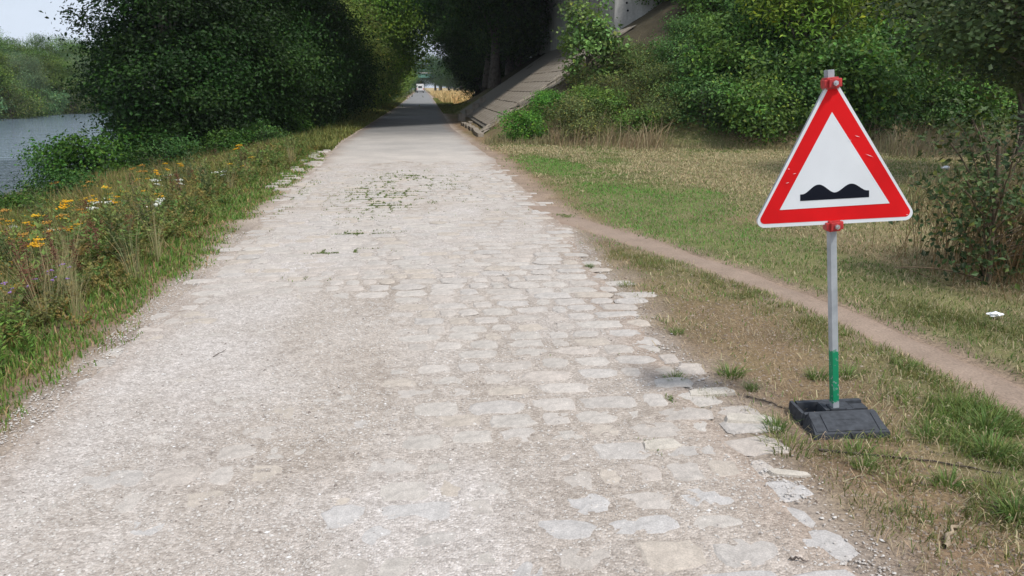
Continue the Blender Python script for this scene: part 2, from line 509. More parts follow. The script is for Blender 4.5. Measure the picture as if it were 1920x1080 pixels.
# ------------------------------------------------------------ paving stones
def stone_geo(cx, cy, w, l, zt, col):
    k = 14
    a = np.linspace(0, 2 * np.pi, k, endpoint=False) + rng.uniform(-.14, .14, k)
    ca, sa = np.cos(a), np.sin(a)
    e = rng.uniform(.35, .75)
    rx = np.sign(ca) * np.abs(ca) ** e * w / 2 * rng.uniform(.80, 1.08, k)
    ry = np.sign(sa) * np.abs(sa) ** e * l / 2 * rng.uniform(.78, 1.08, k)
    top = np.stack([rx * .84, ry * .80, np.full(k, zt) + rng.uniform(-.0015, .0012, k)], 1)
    bot = np.stack([rx, ry, np.full(k, zt - .0085)], 1)
    ce = np.array([[0, 0, zt + .002]])
    V = np.concatenate([bot, top, ce])
    th = rng.normal(0, .04)
    Rm = np.array([[math.cos(th), -math.sin(th)], [math.sin(th), math.cos(th)]])
    V[:, :2] = V[:, :2] @ Rm.T
    F = []
    for i in range(k):
        j = (i + 1) % k
        F += [(i, j, k + j), (i, k + j, k + i), (k + i, k + j, 2 * k)]
    tl = rng.normal(0, .010, 2)
    V[:, 2] += V[:, 0] * tl[0] + V[:, 1] * tl[1]
    C = np.tile(col, (len(V), 1)); C[:k] *= .9
    C *= rng.uniform(.93, 1.07, (len(V), 1))
    return V, F, C
PAL = [np.array(c) for c in [(.46, .43, .39), (.50, .47, .43), (.45, .43, .41), (.47, .40, .32), (.51, .47, .43), (.43, .39, .35), (.48, .42, .37), (.46, .43, .40)]]
def cover(x, y):
    """how deep the gravel lies over the paving, 0 bare .. 1 buried"""
    a = sstep(.25, -.8, x) * (1 - sstep(5.0, 7.5, y)) * .85 + .7 * np.exp(-(((x - 1.55) / .3) ** 2 + ((y - 3.05) / .3) ** 2)) + .5 * sstep(15, 18.5, y)
    n = fbm(x * 1.1 + 20, y * .9 + 3, 3)
    return np.clip(a + .07 + (n - .42) * 1.8 - .10 * sstep(.6, 1.3, x) + .35 * sstep(.12, .0, xr(y) - x) * (n > .42), 0, 1)
stones = []
y = 2.05
row = 0
while y < 18.9:
    pitch = rng.uniform(.185, .235)
    x = -2.25 + rng.uniform(-.2, .1)
    xe = float(xr(y)) + (rng.uniform(-.16, .03) if y < 6.8 else rng.uniform(-.3, -.08))
    while x < xe:
        w = rng.choice([rng.uniform(.13, .20), rng.uniform(.22, .38)], p=[.3, .7])
        cx = x + w / 2; cy = y + .02 * math.sin(x * 1.7 + row) + rng.normal(0, .008)
        cv = float(cover(cx, cy))
        if cx > xl(cy) + .05 and rng.random() > .04:
            stones.append((cx, cy, w - rng.uniform(-.005, .03), pitch - rng.uniform(-.005, .028), cv))
        x += w
    y += pitch; row += 1
near = sorted(range(len(stones)), key=lambda i: stones[i][1] + 14 * (stones[i][4] > .62) + 0.5 * abs(stones[i][0] - .6))
lone = set(near[:298])
mass = G()
for i, (cx, cy, w, l, cv) in enumerate(stones):
    col = PAL[rng.integers(len(PAL))] * rng.uniform(.9, 1.08)
    if cy < 2.9 and rng.random() < .5: col = np.array((.46, .465, .475)) * rng.uniform(.92, 1.12)
    col = col * .46 + C_GRAV * .54
    zt = float(road_z(cx, cy)) + .0070 - .0115 * cv - .004 * (cx > xr(cy) - .15) + rng.normal(0, .0012)
    V, F, C = stone_geo(cx, cy, w, l, zt, col)
    if i in lone:
        o = G().add(V, F, C).build('paving_stone', M_stone, road)
        o.location = (cx, cy, 0)
    else:
        mass.add(V + np.array([cx, cy, 0]), F, C)
o = mass.build('paving_stone_field', M_stone, road); o['kind'] = 'stuff'

# a few slabs heaved out at the broken right edge
edge_slabs = [(1.60, 3.98, .34, .12, .016, 4), (1.66, 3.60, .32, .15, .018, -12), (1.12, 3.36, .25, .13, .015, 6), (1.60, 3.02, .22, .06, .012, -14)]
for x, y, w, l, z, rz in edge_slabs:
    V, F, C = stone_geo(0, 0, w, l, z, np.array((.50, .46, .40)))
    V[:14, 2] -= .04
    o = G().add(V, F, C).build('edge_slab', M_stone, road)
    o.location = (x, y, 0); o.rotation_euler = (R(rng.uniform(-3, 3)), R(rng.uniform(-3, 3)), R(rz))

# ------------------------------------------------------------ loose grit
def pebbles(N, x0, x1, y0, y1, keep, smin, smax, colf, zf, seedpow=1.6):
    gq = G()
    x = rng.uniform(x0, x1, N)
    u = rng.random(N)
    y = y0 + (y1 - y0) * u ** seedpow
    k = keep(x, y); x = x[k]; y = y[k]; n = len(x)
    s = rng.uniform(smin, smax, n) * (0.6 + 1.0 * rng.random(n) ** 3)
    base = np.array([(1, 0, 0), (0, 1, 0), (-1, 0, 0), (0, -1, 0), (0, 0, .65), (0, 0, -.5)], float)
    V = np.tile(base, (n, 1, 1)) * rng.uniform(.6, 1.25, (n, 6, 1))
    V[:, :, 0] *= rng.uniform(.8, 1.5, (n, 1))
    a = rng.uniform(0, 6.3, n); ca, sa = np.cos(a)[:, None], np.sin(a)[:, None]
    X = V[:, :, 0] * ca - V[:, :, 1] * sa; Y = V[:, :, 0] * sa + V[:, :, 1] * ca
    V = np.stack([X * s[:, None] + x[:, None], Y * s[:, None] + y[:, None], V[:, :, 2] * s[:, None] + (zf(x, y) + s * .15)[:, None]], -1)
    f = np.array([(0, 1, 4), (1, 2, 4), (2, 3, 4), (3, 0, 4)])
    F = (np.arange(n)[:, None, None] * 6 + f[None]).reshape(-1, 3)
    C = np.repeat(colf(x, y, n), 6, 0)
    return gq.add(V.reshape(-1, 3), F, C)
def gcol(x, y, n):
    b = mixc(np.array((.36, .325, .295)), np.array((.58, .55, .515)), rng.random(n) ** .8)
    b[rng.random(n) < .02] = (.2, .17, .15)
    b[rng.random(n) < .02] = (.68, .67, .66)
    return b
SX = np.array([s[0] for s in stones]); SY = np.array([s[1] for s in stones]); SW = np.array([s[2] for s in stones]); SL = np.array([s[3] for s in stones]); SC = np.array([s[4] for s in stones])
def on_stone(x, y):
    """1 where a bare stone top lies"""
    out = np.zeros(len(x))
    order = np.argsort(y); ysrt = y[order]
    for i in range(len(SX)):
        if SY[i] > 9 or SC[i] > .8: continue
        a = np.searchsorted(ysrt, SY[i] - SL[i] / 2); b = np.searchsorted(ysrt, SY[i] + SL[i] / 2)
        idx = order[a:b]
        out[idx[np.abs(x[idx] - SX[i]) < SW[i] / 2]] = 1 - SC[i]
    return out
def keep_road(x, y):
    s = on_stone(x, y)
    p = np.where(s > 0, np.clip(.75 - 1.1 * s, .04, 1), 1.0) * (.35 + .65 * sstep(.3, .6, fbm(x * 2.2, y * 2.2, 3)))
    ok = (x > xl(y) - .15) & (rng.random(len(x)) < 1 - sstep(-.05, .2, x - xr(y)))
    return ok & (rng.random(len(x)) < p) & (np.abs(x * math.cos(YAW) - y * math.sin(YAW)) < .70 * y + .4)
gr = pebbles(150000, -3.0, 2.0, 2.0, 9.5, keep_road, .0030, .0070, gcol, road_z, 1.5).build('gravel', M_grit)
tag(gr, kind='stuff')
dk = pebbles(40000, 1.4, 4.5, 2.2, 9, lambda x, y: (x > xr(y)) & (rng.random(len(x)) < bare(x, y)), .003, .008,
             lambda x, y, n: mixc(np.array((.15, .11, .08)), np.array((.40, .33, .27)), rng.random(n)), H).build('soil_crumbs', M_grit)
tag(dk, kind='stuff')

# ------------------------------------------------------------ plant geometry
def leaves(P, N, size, asp, col, fold=.12):
    n = len(P)
    T = unit(np.cross(N, rdir(n))); B = np.cross(N, T)
    s = np.broadcast_to(size, (n,))[:, None]
    a = P; c = P + T * s
    mid = P + T * s * .45 + N * s * fold
    b = mid + B * s * asp * .5; d = mid - B * s * asp * .5
    V = np.stack([a, b, c, d], 1).reshape(-1, 3)
    i = np.arange(n)[:, None] * 4
    F = np.concatenate([i + [0, 1, 2], i + [0, 2, 3]])
    return V, F, np.repeat(col, 4, 0)
def blades(P, h, w, D, bend, col, tipc=None):
    """grass blades; D horizontal unit lean direction, bend 0..1.5"""
    n = len(P)
    h = np.broadcast_to(h, (n,))[:, None]; w = np.broadcast_to(w, (n,))[:, None]; bend = np.broadcast_to(bend, (n,))[:, None]
    S = np.stack([-D[:, 1], D[:, 0], 0 * D[:, 0]], 1)
    a = rng.uniform(0, 6.3, n)
    S = unit(S + .8 * np.stack([np.cos(a), np.sin(a), 0 * a], 1))
    up = np.array([[0, 0, 1.]])
    m = P + up * h * .55 * np.cos(bend * .4) + D * h * .55 * np.sin(bend * .4)
    t = m + up * h * .5 * np.cos(bend * 1.1) + D * h * .5 * np.sin(bend * 1.1)
    V = np.stack([P - S * w / 2, P + S * w / 2, m + S * w * .4, m - S * w * .4, t], 1).reshape(-1, 3)
    i = np.arange(n)[:, None] * 5
    F = np.concatenate([i + [0, 1, 2], i + [0, 2, 3], i + [3, 2, 4]])
    C = np.repeat(col, 5, 0)
    if tipc is not None: C[4::5] = tipc
    return V, F, C
def hdirs(n):
    a = rng.uniform(0, 6.283, n)
    return np.stack([np.cos(a), np.sin(a), 0 * a], 1)
def tube(pts, rad, k=5, col=(.1, .08, .06)):
    pts = np.asarray(pts, float); m = len(pts)
    T = unit(np.gradient(pts, axis=0))
    A = unit(np.cross(T, np.array([.31, .17, .93]) + 0 * T)); B = np.cross(T, A)
    a = np.arange(k) * 2 * np.pi / k
    V = pts[:, None] + (A[:, None] * np.cos(a)[None, :, None] + B[:, None] * np.sin(a)[None, :, None]) * np.asarray(rad)[:, None, None]
    F = []
    for i in range(m - 1):
        for j in range(k):
            q = (j + 1) % k
            F += [(i * k + j, i * k + q, i * k + k + q), (i * k + j, i * k + k + q, i * k + k + j)]
    return V.reshape(-1, 3), F, np.array(col)
def tint(base, n, dv=.3, dh=.12):
    c = np.tile(np.array(base), (n, 1)) * rng.uniform(1 - dv, 1 + dv, (n, 1))
    c[:, 0] *= rng.uniform(1 - dh, 1 + dh, n)
    return c

def make_crown(ells, nclump, nper, lsize, base, spread=.38, flat=.5, asp=.6, yellow=.05):
    ells = np.array(ells, float)
    wts = (ells[:, 3] * ells[:, 4] * ells[:, 5]) ** (2 / 3); wts /= wts.sum()
    e = rng.choice(len(ells), nclump, p=wts)
    d = rdir(nclump); r = 1 - .5 * rng.random(nclump) ** 1.7
    c = ells[e, :3] + d * ells[e, 3:] * r[:, None] * rng.uniform(.9, 1.12, (nclump, 1))
    c = c[c[:, 2] > .1]; nclump = len(c)
    cen = ells[:, :3].mean(0)
    cb = tint(base, nclump, .5, .2)
    sp = spread * rng.uniform(.55, 1.35, nclump)
    cnt = np.maximum(4, (nper * (sp / spread) ** 2).astype(int))
    idx = np.repeat(np.arange(nclump), cnt)
    n = len(idx)
    P = c[idx] + rng.normal(size=(n, 3)) * sp[idx][:, None] * np.array([1, 1, flat])
    P[:, 2] = np.maximum(P[:, 2], .03)
    N = unit(unit(P - cen) * .5 + np.array([0, 0, .55]) + rng.normal(size=(n, 3)) * .55)
    col = cb[idx] * rng.uniform(.7, 1.35, (n, 1))
    yl = rng.random(n) < yellow
    col[yl] = col[yl] * np.array([1.9, 1.45, 1.0])
    return leaves(P, N, lsize * rng.uniform(.6, 1.3, n), asp, col), c
def make_wood(h, r0, c, nl=22, lean=.06, col=(.12, .10, .08), low=.15):
    gq = G()
    t = np.linspace(0, 1, 8)
    lx, ly = rng.normal(0, lean, 2) * h
    tr = np.stack([lx * t + .03 * h * np.sin(3 * t) * t, ly * t, t * h * .85], 1)
    rad = r0 * (1.15 - t) ** .9; rad[0] *= 1.35
    gq.add(*tube(tr, rad + .01, 8, col))
    for k in rng.choice(len(c), min(nl, len(c)), replace=False):
        tip = c[k]
        f = np.clip(tip[2] / h * rng.uniform(.45, .75), low * .5, .9)
        st = np.array([np.interp(f, t, tr[:, q]) for q in range(3)])
        u = np.linspace(0, 1, 5)[:, None]
        mid = st * .45 + tip * .55 + np.array([0, 0, .12 * h * .3])
        P = st * (1 - u) ** 2 + 2 * mid * u * (1 - u) + tip * u * u
        P[1:-1] += rng.normal(0, .02 * h * .3, (3, 3))
        gq.add(*tube(P, np.linspace(r0 * .38 * (1 - f * .6), .008, 5), 5, col))
    return gq

def tree_proto(name, h, r0, ells, nclump, nper, lsize, base, label, cat='tree', part='crown', woodcol=(.12, .10, .08), **kw):
    root = empty(name)
    tag(root, label, cat)
    lv, c = make_crown(ells, nclump, nper, lsize, base, **kw)
    a = make_wood(h, r0, c, col=woodcol).build('trunk' if part == 'crown' else 'stem', M_bark, root, smooth=True)
    b = G().add(*lv).build(part, M_leaf, root)
    KIDS[root.name] = [a, b]
    root['_proto'] = 1
    return root
PROTO_USED = set()
def place(proto, loc, rz=None, s=1.0, label=None, group=None, color=(1, 1, 1, 1), tilt=(0, 0), name=None):
    """the first placing moves the prototype itself, later ones copy it"""
    rz = rng.uniform(0, 6.28) if rz is None else rz
    if proto.name not in PROTO_USED:
        PROTO_USED.add(proto.name)
        proto.location = loc; proto.rotation_euler = (tilt[0], tilt[1], rz)
        proto.scale = (s, s, s) if not hasattr(s, '__len__') else s
        if label: proto['label'] = label
        if group: proto['group'] = group
        proto.color = color
        for c in KIDS.get(proto.name, []):
            if 'crown' in c.name or 'foliage' in c.name: c.color = color
        return proto
    return dup(proto, loc, rz, s, label, group, color, tilt)
def hz(x, y): return float(H(x, y))

# ------------------------------------------------------------ broadleaf trees
GRN = (.050, .098, .022)
treeA = tree_proto('broadleaf_tree', 8, .20, [(0, 0, 4.8, 2.6, 2.6, 2.9), (.9, .5, 3.2, 1.9, 1.9, 1.8), (-1, -.4, 3.4, 1.9, 1.9, 2.0), (0, 0, 1.6, 1.9, 1.9, 1.3)],
                   170, 400, .135, GRN, 'tree', spread=.50)
treeB = tree_proto('broadleaf_tree', 8, .22, [(0, 0, 5.4, 2.4, 2.4, 2.5), (1.3, -.2, 4.2, 1.8, 1.8, 1.5), (-1.2, .6, 4.5, 1.8, 1.8, 1.6), (.2, -1.2, 3.3, 1.6, 1.6, 1.5)],
                   140, 400, .145, GRN, 'tree', spread=.54)
treeD = tree_proto('spreading_tree', 7.5, .075, [(0, 0, 5.3, 2.3, 2.3, 2.2), (-.9, -.6, 3.7, 1.6, 1.6, .9), (.9, .5, 3.9, 1.6, 1.6, 1.0)],
                   120, 200, .17, GRN, 'tree', spread=.42, woodcol=(.10, .085, .07))
treeC = tree_proto('willow_tree', 7, .20, [(0, 0, 4.2, 2.7, 2.7, 2.6), (.9, .9, 2.4, 2.0, 2.0, 2.0), (-.8, -1, 2.2, 2.0, 2.0, 2.0)],
                   220, 220, .18, (.075, .11, .05), 'tree', asp=.3, flat=.9, spread=.42)
DK_SHADE = (.42, .60, .37, 1)  # dark leaf tint, the bridge's shade put into the colour
# dark row between road and river, under and before the bridge
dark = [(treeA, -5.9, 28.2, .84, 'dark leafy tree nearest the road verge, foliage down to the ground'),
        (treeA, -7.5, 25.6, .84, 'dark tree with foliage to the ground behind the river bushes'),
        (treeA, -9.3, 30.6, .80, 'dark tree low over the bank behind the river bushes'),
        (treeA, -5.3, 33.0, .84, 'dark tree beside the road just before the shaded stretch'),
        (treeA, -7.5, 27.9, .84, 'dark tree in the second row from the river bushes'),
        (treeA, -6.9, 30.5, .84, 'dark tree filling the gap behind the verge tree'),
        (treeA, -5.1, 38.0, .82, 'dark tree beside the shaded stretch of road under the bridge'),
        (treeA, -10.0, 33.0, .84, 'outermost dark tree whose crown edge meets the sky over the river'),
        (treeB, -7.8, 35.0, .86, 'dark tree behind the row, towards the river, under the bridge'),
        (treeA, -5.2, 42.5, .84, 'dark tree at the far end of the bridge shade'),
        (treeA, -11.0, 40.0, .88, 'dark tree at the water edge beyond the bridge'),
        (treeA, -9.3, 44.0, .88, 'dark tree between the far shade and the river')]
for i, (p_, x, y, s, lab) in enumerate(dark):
    place(p_, (x, y, hz(x, y) - .1), None, (s * 1.05, s * 1.05, s), lab, 'trees between road and river', DK_SHADE)
# avenue beyond the bridge, left side; sunlight put into the bright leaf tint
for i in range(17):
    y = 51 + i * 6.2 + rng.uniform(-1, 1) + max(0, i - 8) * 3
    x = -5.6 + rng.uniform(-.5, .5)
    s = rng.uniform(1.0, 1.3)
    lab = ['sunlit green tree on the left of the road just beyond the bridge', 'sunlit tree, second on the left beyond the bridge', 'light green tree, third on the left beyond the bridge'][i] if i < 3 else 'green tree in the far row along the left of the road'
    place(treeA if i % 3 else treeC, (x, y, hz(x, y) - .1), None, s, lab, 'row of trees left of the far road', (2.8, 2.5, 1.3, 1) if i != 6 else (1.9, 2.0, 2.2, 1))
# right side beyond the bridge: dark, arching over the road
for i, (x, y, s) in enumerate([(6.2, 56, 1.15), (7.6, 62, 1.4), (5.3, 66, 1.3), (9.5, 58, 1.5), (6.0, 74, 1.35), (11.5, 64, 1.6), (13.5, 58, 1.5)]):
    lab = ['dark tree on the right of the road at the far side of the bridge', 'dark tree with branches arching over the road', 'dark tree right of the road with sky showing through its top', 'tall dark tree behind the bridge abutment slope',
           'dark tree on the right further down the road', 'tall dark tree behind the abutment, farther right', 'dark tree beside the concrete abutment'][i]
    place(treeB if i % 2 else treeA, (x, y, hz(x, y) - .1), None, s, lab, 'dark trees right of the road beyond the bridge', (.85, .95, .9, 1))
place(treeB, (4.9, 57, hz(4.9, 57)), R(40), (2.0, 1.7, 1.72), 'big tree on the right whose crown arches over the road', 'dark trees right of the road beyond the bridge', (.8, 1.0, .8, 1))
place(treeB, (-4.9, 66, hz(-4.9, 66)), R(200), (1.5, 1.3, 1.7), 'big tree on the left whose crown meets the arch over the road', 'row of trees left of the far road', (2.6, 2.4, 1.2, 1))  # leaf tint lifted so the crown looks sunlit
place(treeB, (5.4, 72, hz(5.4, 72)), R(40), (2.6, 2.0, 1.9), 'tall tree on the right whose wide crown closes the arch farther down the road', 'dark trees right of the road beyond the bridge', (.9, 1.1, .8, 1))
place(treeB, (-4.9, 78, hz(-4.9, 78)), R(120), (2.2, 2.0, 1.9), 'wide tree on the left reaching over the road beyond the arch', 'row of trees left of the far road', (2.0, 2.0, 1.2, 1))  # sunlit look put into the leaf tint here too
place(treeB, (4.6, 50.5, hz(4.6, 50.5)), R(100), (1.5, 1.3, 1.5), 'dark tree right at the road edge behind the paved slope', 'dark trees right of the road beyond the bridge', (.8, .95, .8, 1))
# far end; bluish leaf tint puts haze into the colour
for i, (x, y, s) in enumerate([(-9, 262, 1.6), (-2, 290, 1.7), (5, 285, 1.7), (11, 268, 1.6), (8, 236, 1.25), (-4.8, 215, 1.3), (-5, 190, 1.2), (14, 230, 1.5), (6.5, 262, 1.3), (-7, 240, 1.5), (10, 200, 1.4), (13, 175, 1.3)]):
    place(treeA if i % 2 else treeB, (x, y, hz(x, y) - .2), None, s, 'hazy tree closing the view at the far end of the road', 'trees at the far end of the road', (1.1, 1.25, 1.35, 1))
# opposite river bank
for i in range(20):
    y = 74 + i * 6.2 + rng.uniform(-1.5, 1.5)
    x = -45.5 - rng.uniform(0, 2.0)
    s = rng.uniform(.85, 1.12)
    place([treeA, treeC, treeB][i % 3], (x, y, hz(x, y) - .3), None, s * (1 if i % 3 else .8), ['green broadleaf tree', 'silvery willow', 'lighter broadleaf tree'][i % 3] + ' at the water edge of the opposite bank', 'trees on the opposite bank', [(2.1, 1.9, 1.5, 1), (2.2, 2.1, 2.3, 1), (2.0, 1.7, 1.3, 1)][i % 3])
for i in range(15):
    y = 82 + i * 10 + rng.uniform(-2, 2)
    x = -56 - rng.uniform(0, 4)
    place([treeB, treeA][i % 2], (x, y, hz(x, y) - .3), None, rng.uniform(1.1, 1.4), ['light green tall tree', 'grey-green tall tree'][i % 2] + ' in the second row of the opposite bank', 'tall trees behind the opposite bank', [(2.2, 2.0, 1.6, 1), (2.0, 2.0, 2.0, 1)][i % 2])

# ------------------------------------------------------------ shrubs on the embankment
shrubs = []
for k, (nm, base, ls, asp) in enumerate([('shrub', (.095, .190, .034), .12, .62), ('shrub', (.075, .160, .040), .11, .55), ('shrub', (.13, .175, .055), .095, .5)]):
    shrubs.append(tree_proto(nm, 1.7, .035, [(0, 0, .95, 1.05, 1.05, .85), (.5, .3, 1.2, .7, .7, .7), (-.5, -.2, .7, .8, .8, .6)], 75, 62, ls, base, 'shrub', 'shrub', 'foliage', spread=.25, asp=asp, flat=.5, yellow=.10))
cells = []
yy = 21.6
while yy < 40:
    xx = 3.2 + rng.uniform(0, .8)
    while xx < 30:
        x = xx + rng.uniform(-.4, .4); y = yy + rng.uniform(-.4, .4)
        b = float(bank(x, y))
        seen = abs(math.degrees(math.atan2(x, y)) - 6.47) < 36
        strip_clear = (x < 9.4 and y > 27.8) or (x < 4.4 and y > 26.8)
        if b > .02 and b < 9.0 and seen and not strip_clear:
            cells.append((x, y, b))
        xx += (.95 if xx < 9 else 1.15) + .02 * xx
    yy += 1.05
for i, (x, y, b) in enumerate(cells):
    dryp = float(fbm(x * .35 + 9, y * .35))
    colr = (1.0, 1.0, 1.0, 1)
    k = i % 2
    if x < 7.2 and b < 2.2 and x > 4.2: k = 2 if rng.random() < .6 else 0; colr = (1.2, 1.1, 1.1, 1)
    if x < 4.6: k = 0; colr = (.95, 1.25, .95, 1)
    if 6.9 < x < 8.0: k = 2; colr = (.95, 1.0, .9, 1)
    if x > 10.5 and b > 3 and x < 17 and rng.random() < .4: colr = (1.7, 1.45, 1.0, 1)
    s = rng.uniform(.8, 1.15) * (.66 if x < 7.6 else (.8 if x < 9.6 and y < 26.5 else (.6 if x < 9.6 else 1))) * (1 + .25 * (x > 12))
    where = 'beside the paved slope' if x < 5 else ('at the embankment foot' if b < 1.2 else ('low on the embankment' if b < 2.8 else ('halfway up the embankment' if b < 5 else 'high on the embankment')))
    if x < 7.5:   # the plants stay below the paved strip's edge
        allowed = 1.7 + (.65 * (30 * x / y - 2.15) - 1.8) * y / 30
        s = min(s, (allowed - hz(x, y) + .15) / 1.8)
        if s < .26: continue
    az = math.degrees(math.atan2(x, y))
    side = 'left of the young poplar' if az < 10 else ('between the poplar and the sign' if az < 19 else ('left behind the sign' if az < 26 else ('right behind the sign' if az < 32 else 'toward the right edge')))
    look = ['dense bright green shrub ', 'dense dark green shrub ', 'thin olive shrub '][k] if colr[0] < 1.5 else 'yellowish green shrub '
    if s < .6: look = 'low ' + look
    place(shrubs[k], (x, y, hz(x, y) - .15), None, s, look + where + ', ' + side, 'shrubs covering the embankment', colr)

# lighter tree growing out of the thicket, right tree near the frame edge
ash = tree_proto('ash_tree', 5, .10, [(0, 0, 3.6, 1.7, 1.7, 1.7), (.7, 0, 2.4, 1.2, 1.2, 1.0), (-.9, 0, 2.9, 1.1, 1.1, 1.0)], 80, 110, .16, (.11, .135, .022), 'tree', spread=.34, asp=.4)
for (x, y, s, lab) in [(11.9, 23.9, 1.12, 'young yellow-green tree rising from the thicket just left above the sign'), (15.2, 26.3, 1.1, 'yellow-green young tree in the thicket right above the sign')]:
    place(ash, (x, y, hz(x, y) - .3), None, s, lab, 'yellow-green young trees on the embankment', (1.35, 1.75, 1.2, 1))
rt = tree_proto('maple_tree', 6.5, .13, [(0, 0, 4.6, 2.4, 2.4, 2.0), (-1.4, .4, 3.3, 1.5, 1.5, 1.0), (.6, 1.0, 2.9, 1.5, 1.5, 1.0)], 170, 130, .10, (.055, .088, .03), 'tree', spread=.30, asp=.75)
place(rt, (11.35, 12.9, hz(11.3, 12.9)), R(10), (1.1, 1.1, .92), 'dark-trunked tree at the right edge with low hanging leafy branches')
rt2 = place(rt, (15.4, 18.6, hz(14.2, 18.6)), R(150), (1.1, 1.1, .95), 'leafy tree behind the right edge tree at the foot of the thicket')

# young poplar with big pale leaves in front of the abutment
pop = tree_proto('young_poplar', 3.0, .04, [(0, 0, 1.3, .95, .95, 1.1), (-.45, 0, 2.3, .5, .5, 1.0), (.35, .1, 2.0, .5, .5, .9), (.9, 0, 1.0, .7, .7, .8)], 85, 44, .15, (.085, .15, .045), 'tree', spread=.20, asp=.85, flat=.9)
px_, py_ = 5.75, 27.2
place(pop, (px_, py_, hz(px_, py_) - .1), 0, (.95, .95, .95), 'young poplar with big bright leaves standing before the abutment', None, (1.9, 1.8, 1.6, 1))

# ------------------------------------------------------------ river edge bushes
rb = [((-8.3, 21.2), .88, (.55, .72, .5, 1), 0, 'green bush at the river edge before the dark trees'),
      ((-6.7, 21.0), .7, (.5, .6, .5, 1), 1, 'dark green bush under the first dark trees'),
      ((-9.2, 21.8), .85, (.9, 1.0, 1.1, 1), 1, 'greyish willow bush leaning over the water'),
      ((-6.9, 15.4), .55, (.6, .7, .6, 1), 1, 'dark bush standing against the water on the near bank'),
      ((-6.6, 13.6), .42, (.6, .7, .6, 1), 0, 'low dark bush at the left edge against the water'),
      ((-5.5, 22.6), .6, (.5, .6, .5, 1), 0, 'dark bush behind the weeds below the trees'),
      ((-4.9, 25.4), .6, (.85, .9, .8, 1), 1, 'bush at the foot of the trees near the road verge'),
      ((-8.3, 24.4), .95, (.45, .6, .45, 1), 0, 'dark bush below the outer dark trees'),
      ((-4.6, 29.0), .6, (.8, .95, .8, 1), 0, 'bush between the dark trees and the grass verge'),
      ((-4.3, 33.0), .7, (.8, .9, .8, 1), 1, 'dark bush beside the shaded road')]
for (x, y), s, colr, k, lab in rb:
    place(shrubs[k], (x, y, hz(x, y) - .1), None, s, lab, 'bushes along the river bank', colr)
for i in range(24):
    y = 62 + i * 5.2; x = -43.2 + rng.uniform(-.5, .6)
    place(shrubs[i % 3], (x, y, hz(x, y) - .2), None, rng.uniform(1.7, 2.6), ['green bush', 'silvery bush', 'dark green bush'][i % 3] + ' dipping into the water on the opposite bank', 'bushes on the opposite bank', [(1.0, 1.0, .9, 1), (1.5, 1.3, 2.2, 1), (.8, .85, .8, 1)][i % 3])

# ------------------------------------------------------------ bridge
br = empty('road_bridge', (0, 0, 0))
tag(br, 'concrete road bridge whose grey abutment with rust streaks stands on the slope', 'bridge')
bm = bmesh.new(); prism(bm, [(8, 33), (14, 33), (14, 54), (8, 54)], 2.0, 8.0)
bm_obj('abutment', bm, M_conc, br, bevel=.04)
SK = 1.05
def dk_pts(off0, off1, x0=-70, x1=30):
    return [(x0, 28 + SK * x0 + off0), (x1, 28 + SK * x1 + off0), (x1, 28 + SK * x1 + off1), (x0, 28 + SK * x0 + off1)]
bm = bmesh.new(); prism(bm, dk_pts(0, 19), 9.2, 9.6); bm_obj('deck', bm, M_conc, br)
for k in range(5):
    a = 1.2 + k * 3.9
    bm = bmesh.new(); prism(bm, dk_pts(a, a + .9, -69, 12), 8.003, 9.2); bm_obj('girder', bm, M_conc, br)
for a in (.1, 18.5):
    bm = bmesh.new(); prism(bm, dk_pts(a, a + .4), 9.6, 10.6); bm_obj('parapet', bm, M_conc, br)
for y, z0, z1, w in [(38.0, 3.2, 8, .10), (36.0, 4.5, 8, .16), (40.3, 4.5, 8, .06)]:
    bm = bmesh.new(); box_bm(bm, (7.9975, y, (z0 + z1) / 2), (.004, w, z1 - z0)); bm_obj('rust_streak', bm, M_rust, br)
for y, z in [(34.0, 5.2), (35.0, 4.9)]:
    pass
for x, z in [(8.5, 5.05), (8.55, 4.75), (9.3, 5.6)]:  # flat black discs, the shade inside tie holes put in as colour
    bm = bmesh.new(); bmesh.ops.create_cone(bm, cap_ends=True, segments=10, radius1=.045, radius2=.045, depth=.01, matrix=Matrix.Translation((x, 32.996, z)) @ Matrix.Rotation(R(90), 4, 'X'))
    bm_obj('tie_hole_shade', bm, M_black, br)

m, nt, p, o = mat_new('weathered_slab'); M_slab = m
c, f = noise_ramp(nt, 2.2, (.15, .125, .09), (.34, .30, .25), 8, rough=.7, p0=.3, p1=.62)
nt.links.new(c, p.inputs['Base Color']); p.inputs['Roughness'].default_value = .95
bump(nt, p, f, .8, .03)
# slope paving under the bridge: slabs, each its own piece
sp_root = G().add(*sheet(np.linspace(2.35, 8.2, 30), np.linspace(30.2, 50, 60), lambda X, Y: .65 * (X - 2.15) + .06 + 0 * Y, lambda X, Y: np.tile([.22, .2, .17], X.shape + (1,)))).build('slope_paving', M_stone, smooth=True)
tag(sp_root, kind='structure')
ang = math.atan(.65)
for i, x in enumerate(np.arange(2.45, 8.0, .62)):
    for j, y in enumerate([30.25, 31.3, 32.35, 33.4, 34.45, 35.5, 36.55, 37.6, 38.65, 39.7]):
        bm = bmesh.new()
        box_bm(bm, (0, 0, 0), (.60 / math.cos(ang) - .02, 1.0 - rng.uniform(0, .03), .08))
        o = bm_obj('slab', bm, M_slab, sp_root)
        o.location = (x + .31, y + .52, .65 * (x + .31 - 2.15) + .07 + rng.uniform(-.006, .012)); o.rotation_euler = (0, -ang, 0)
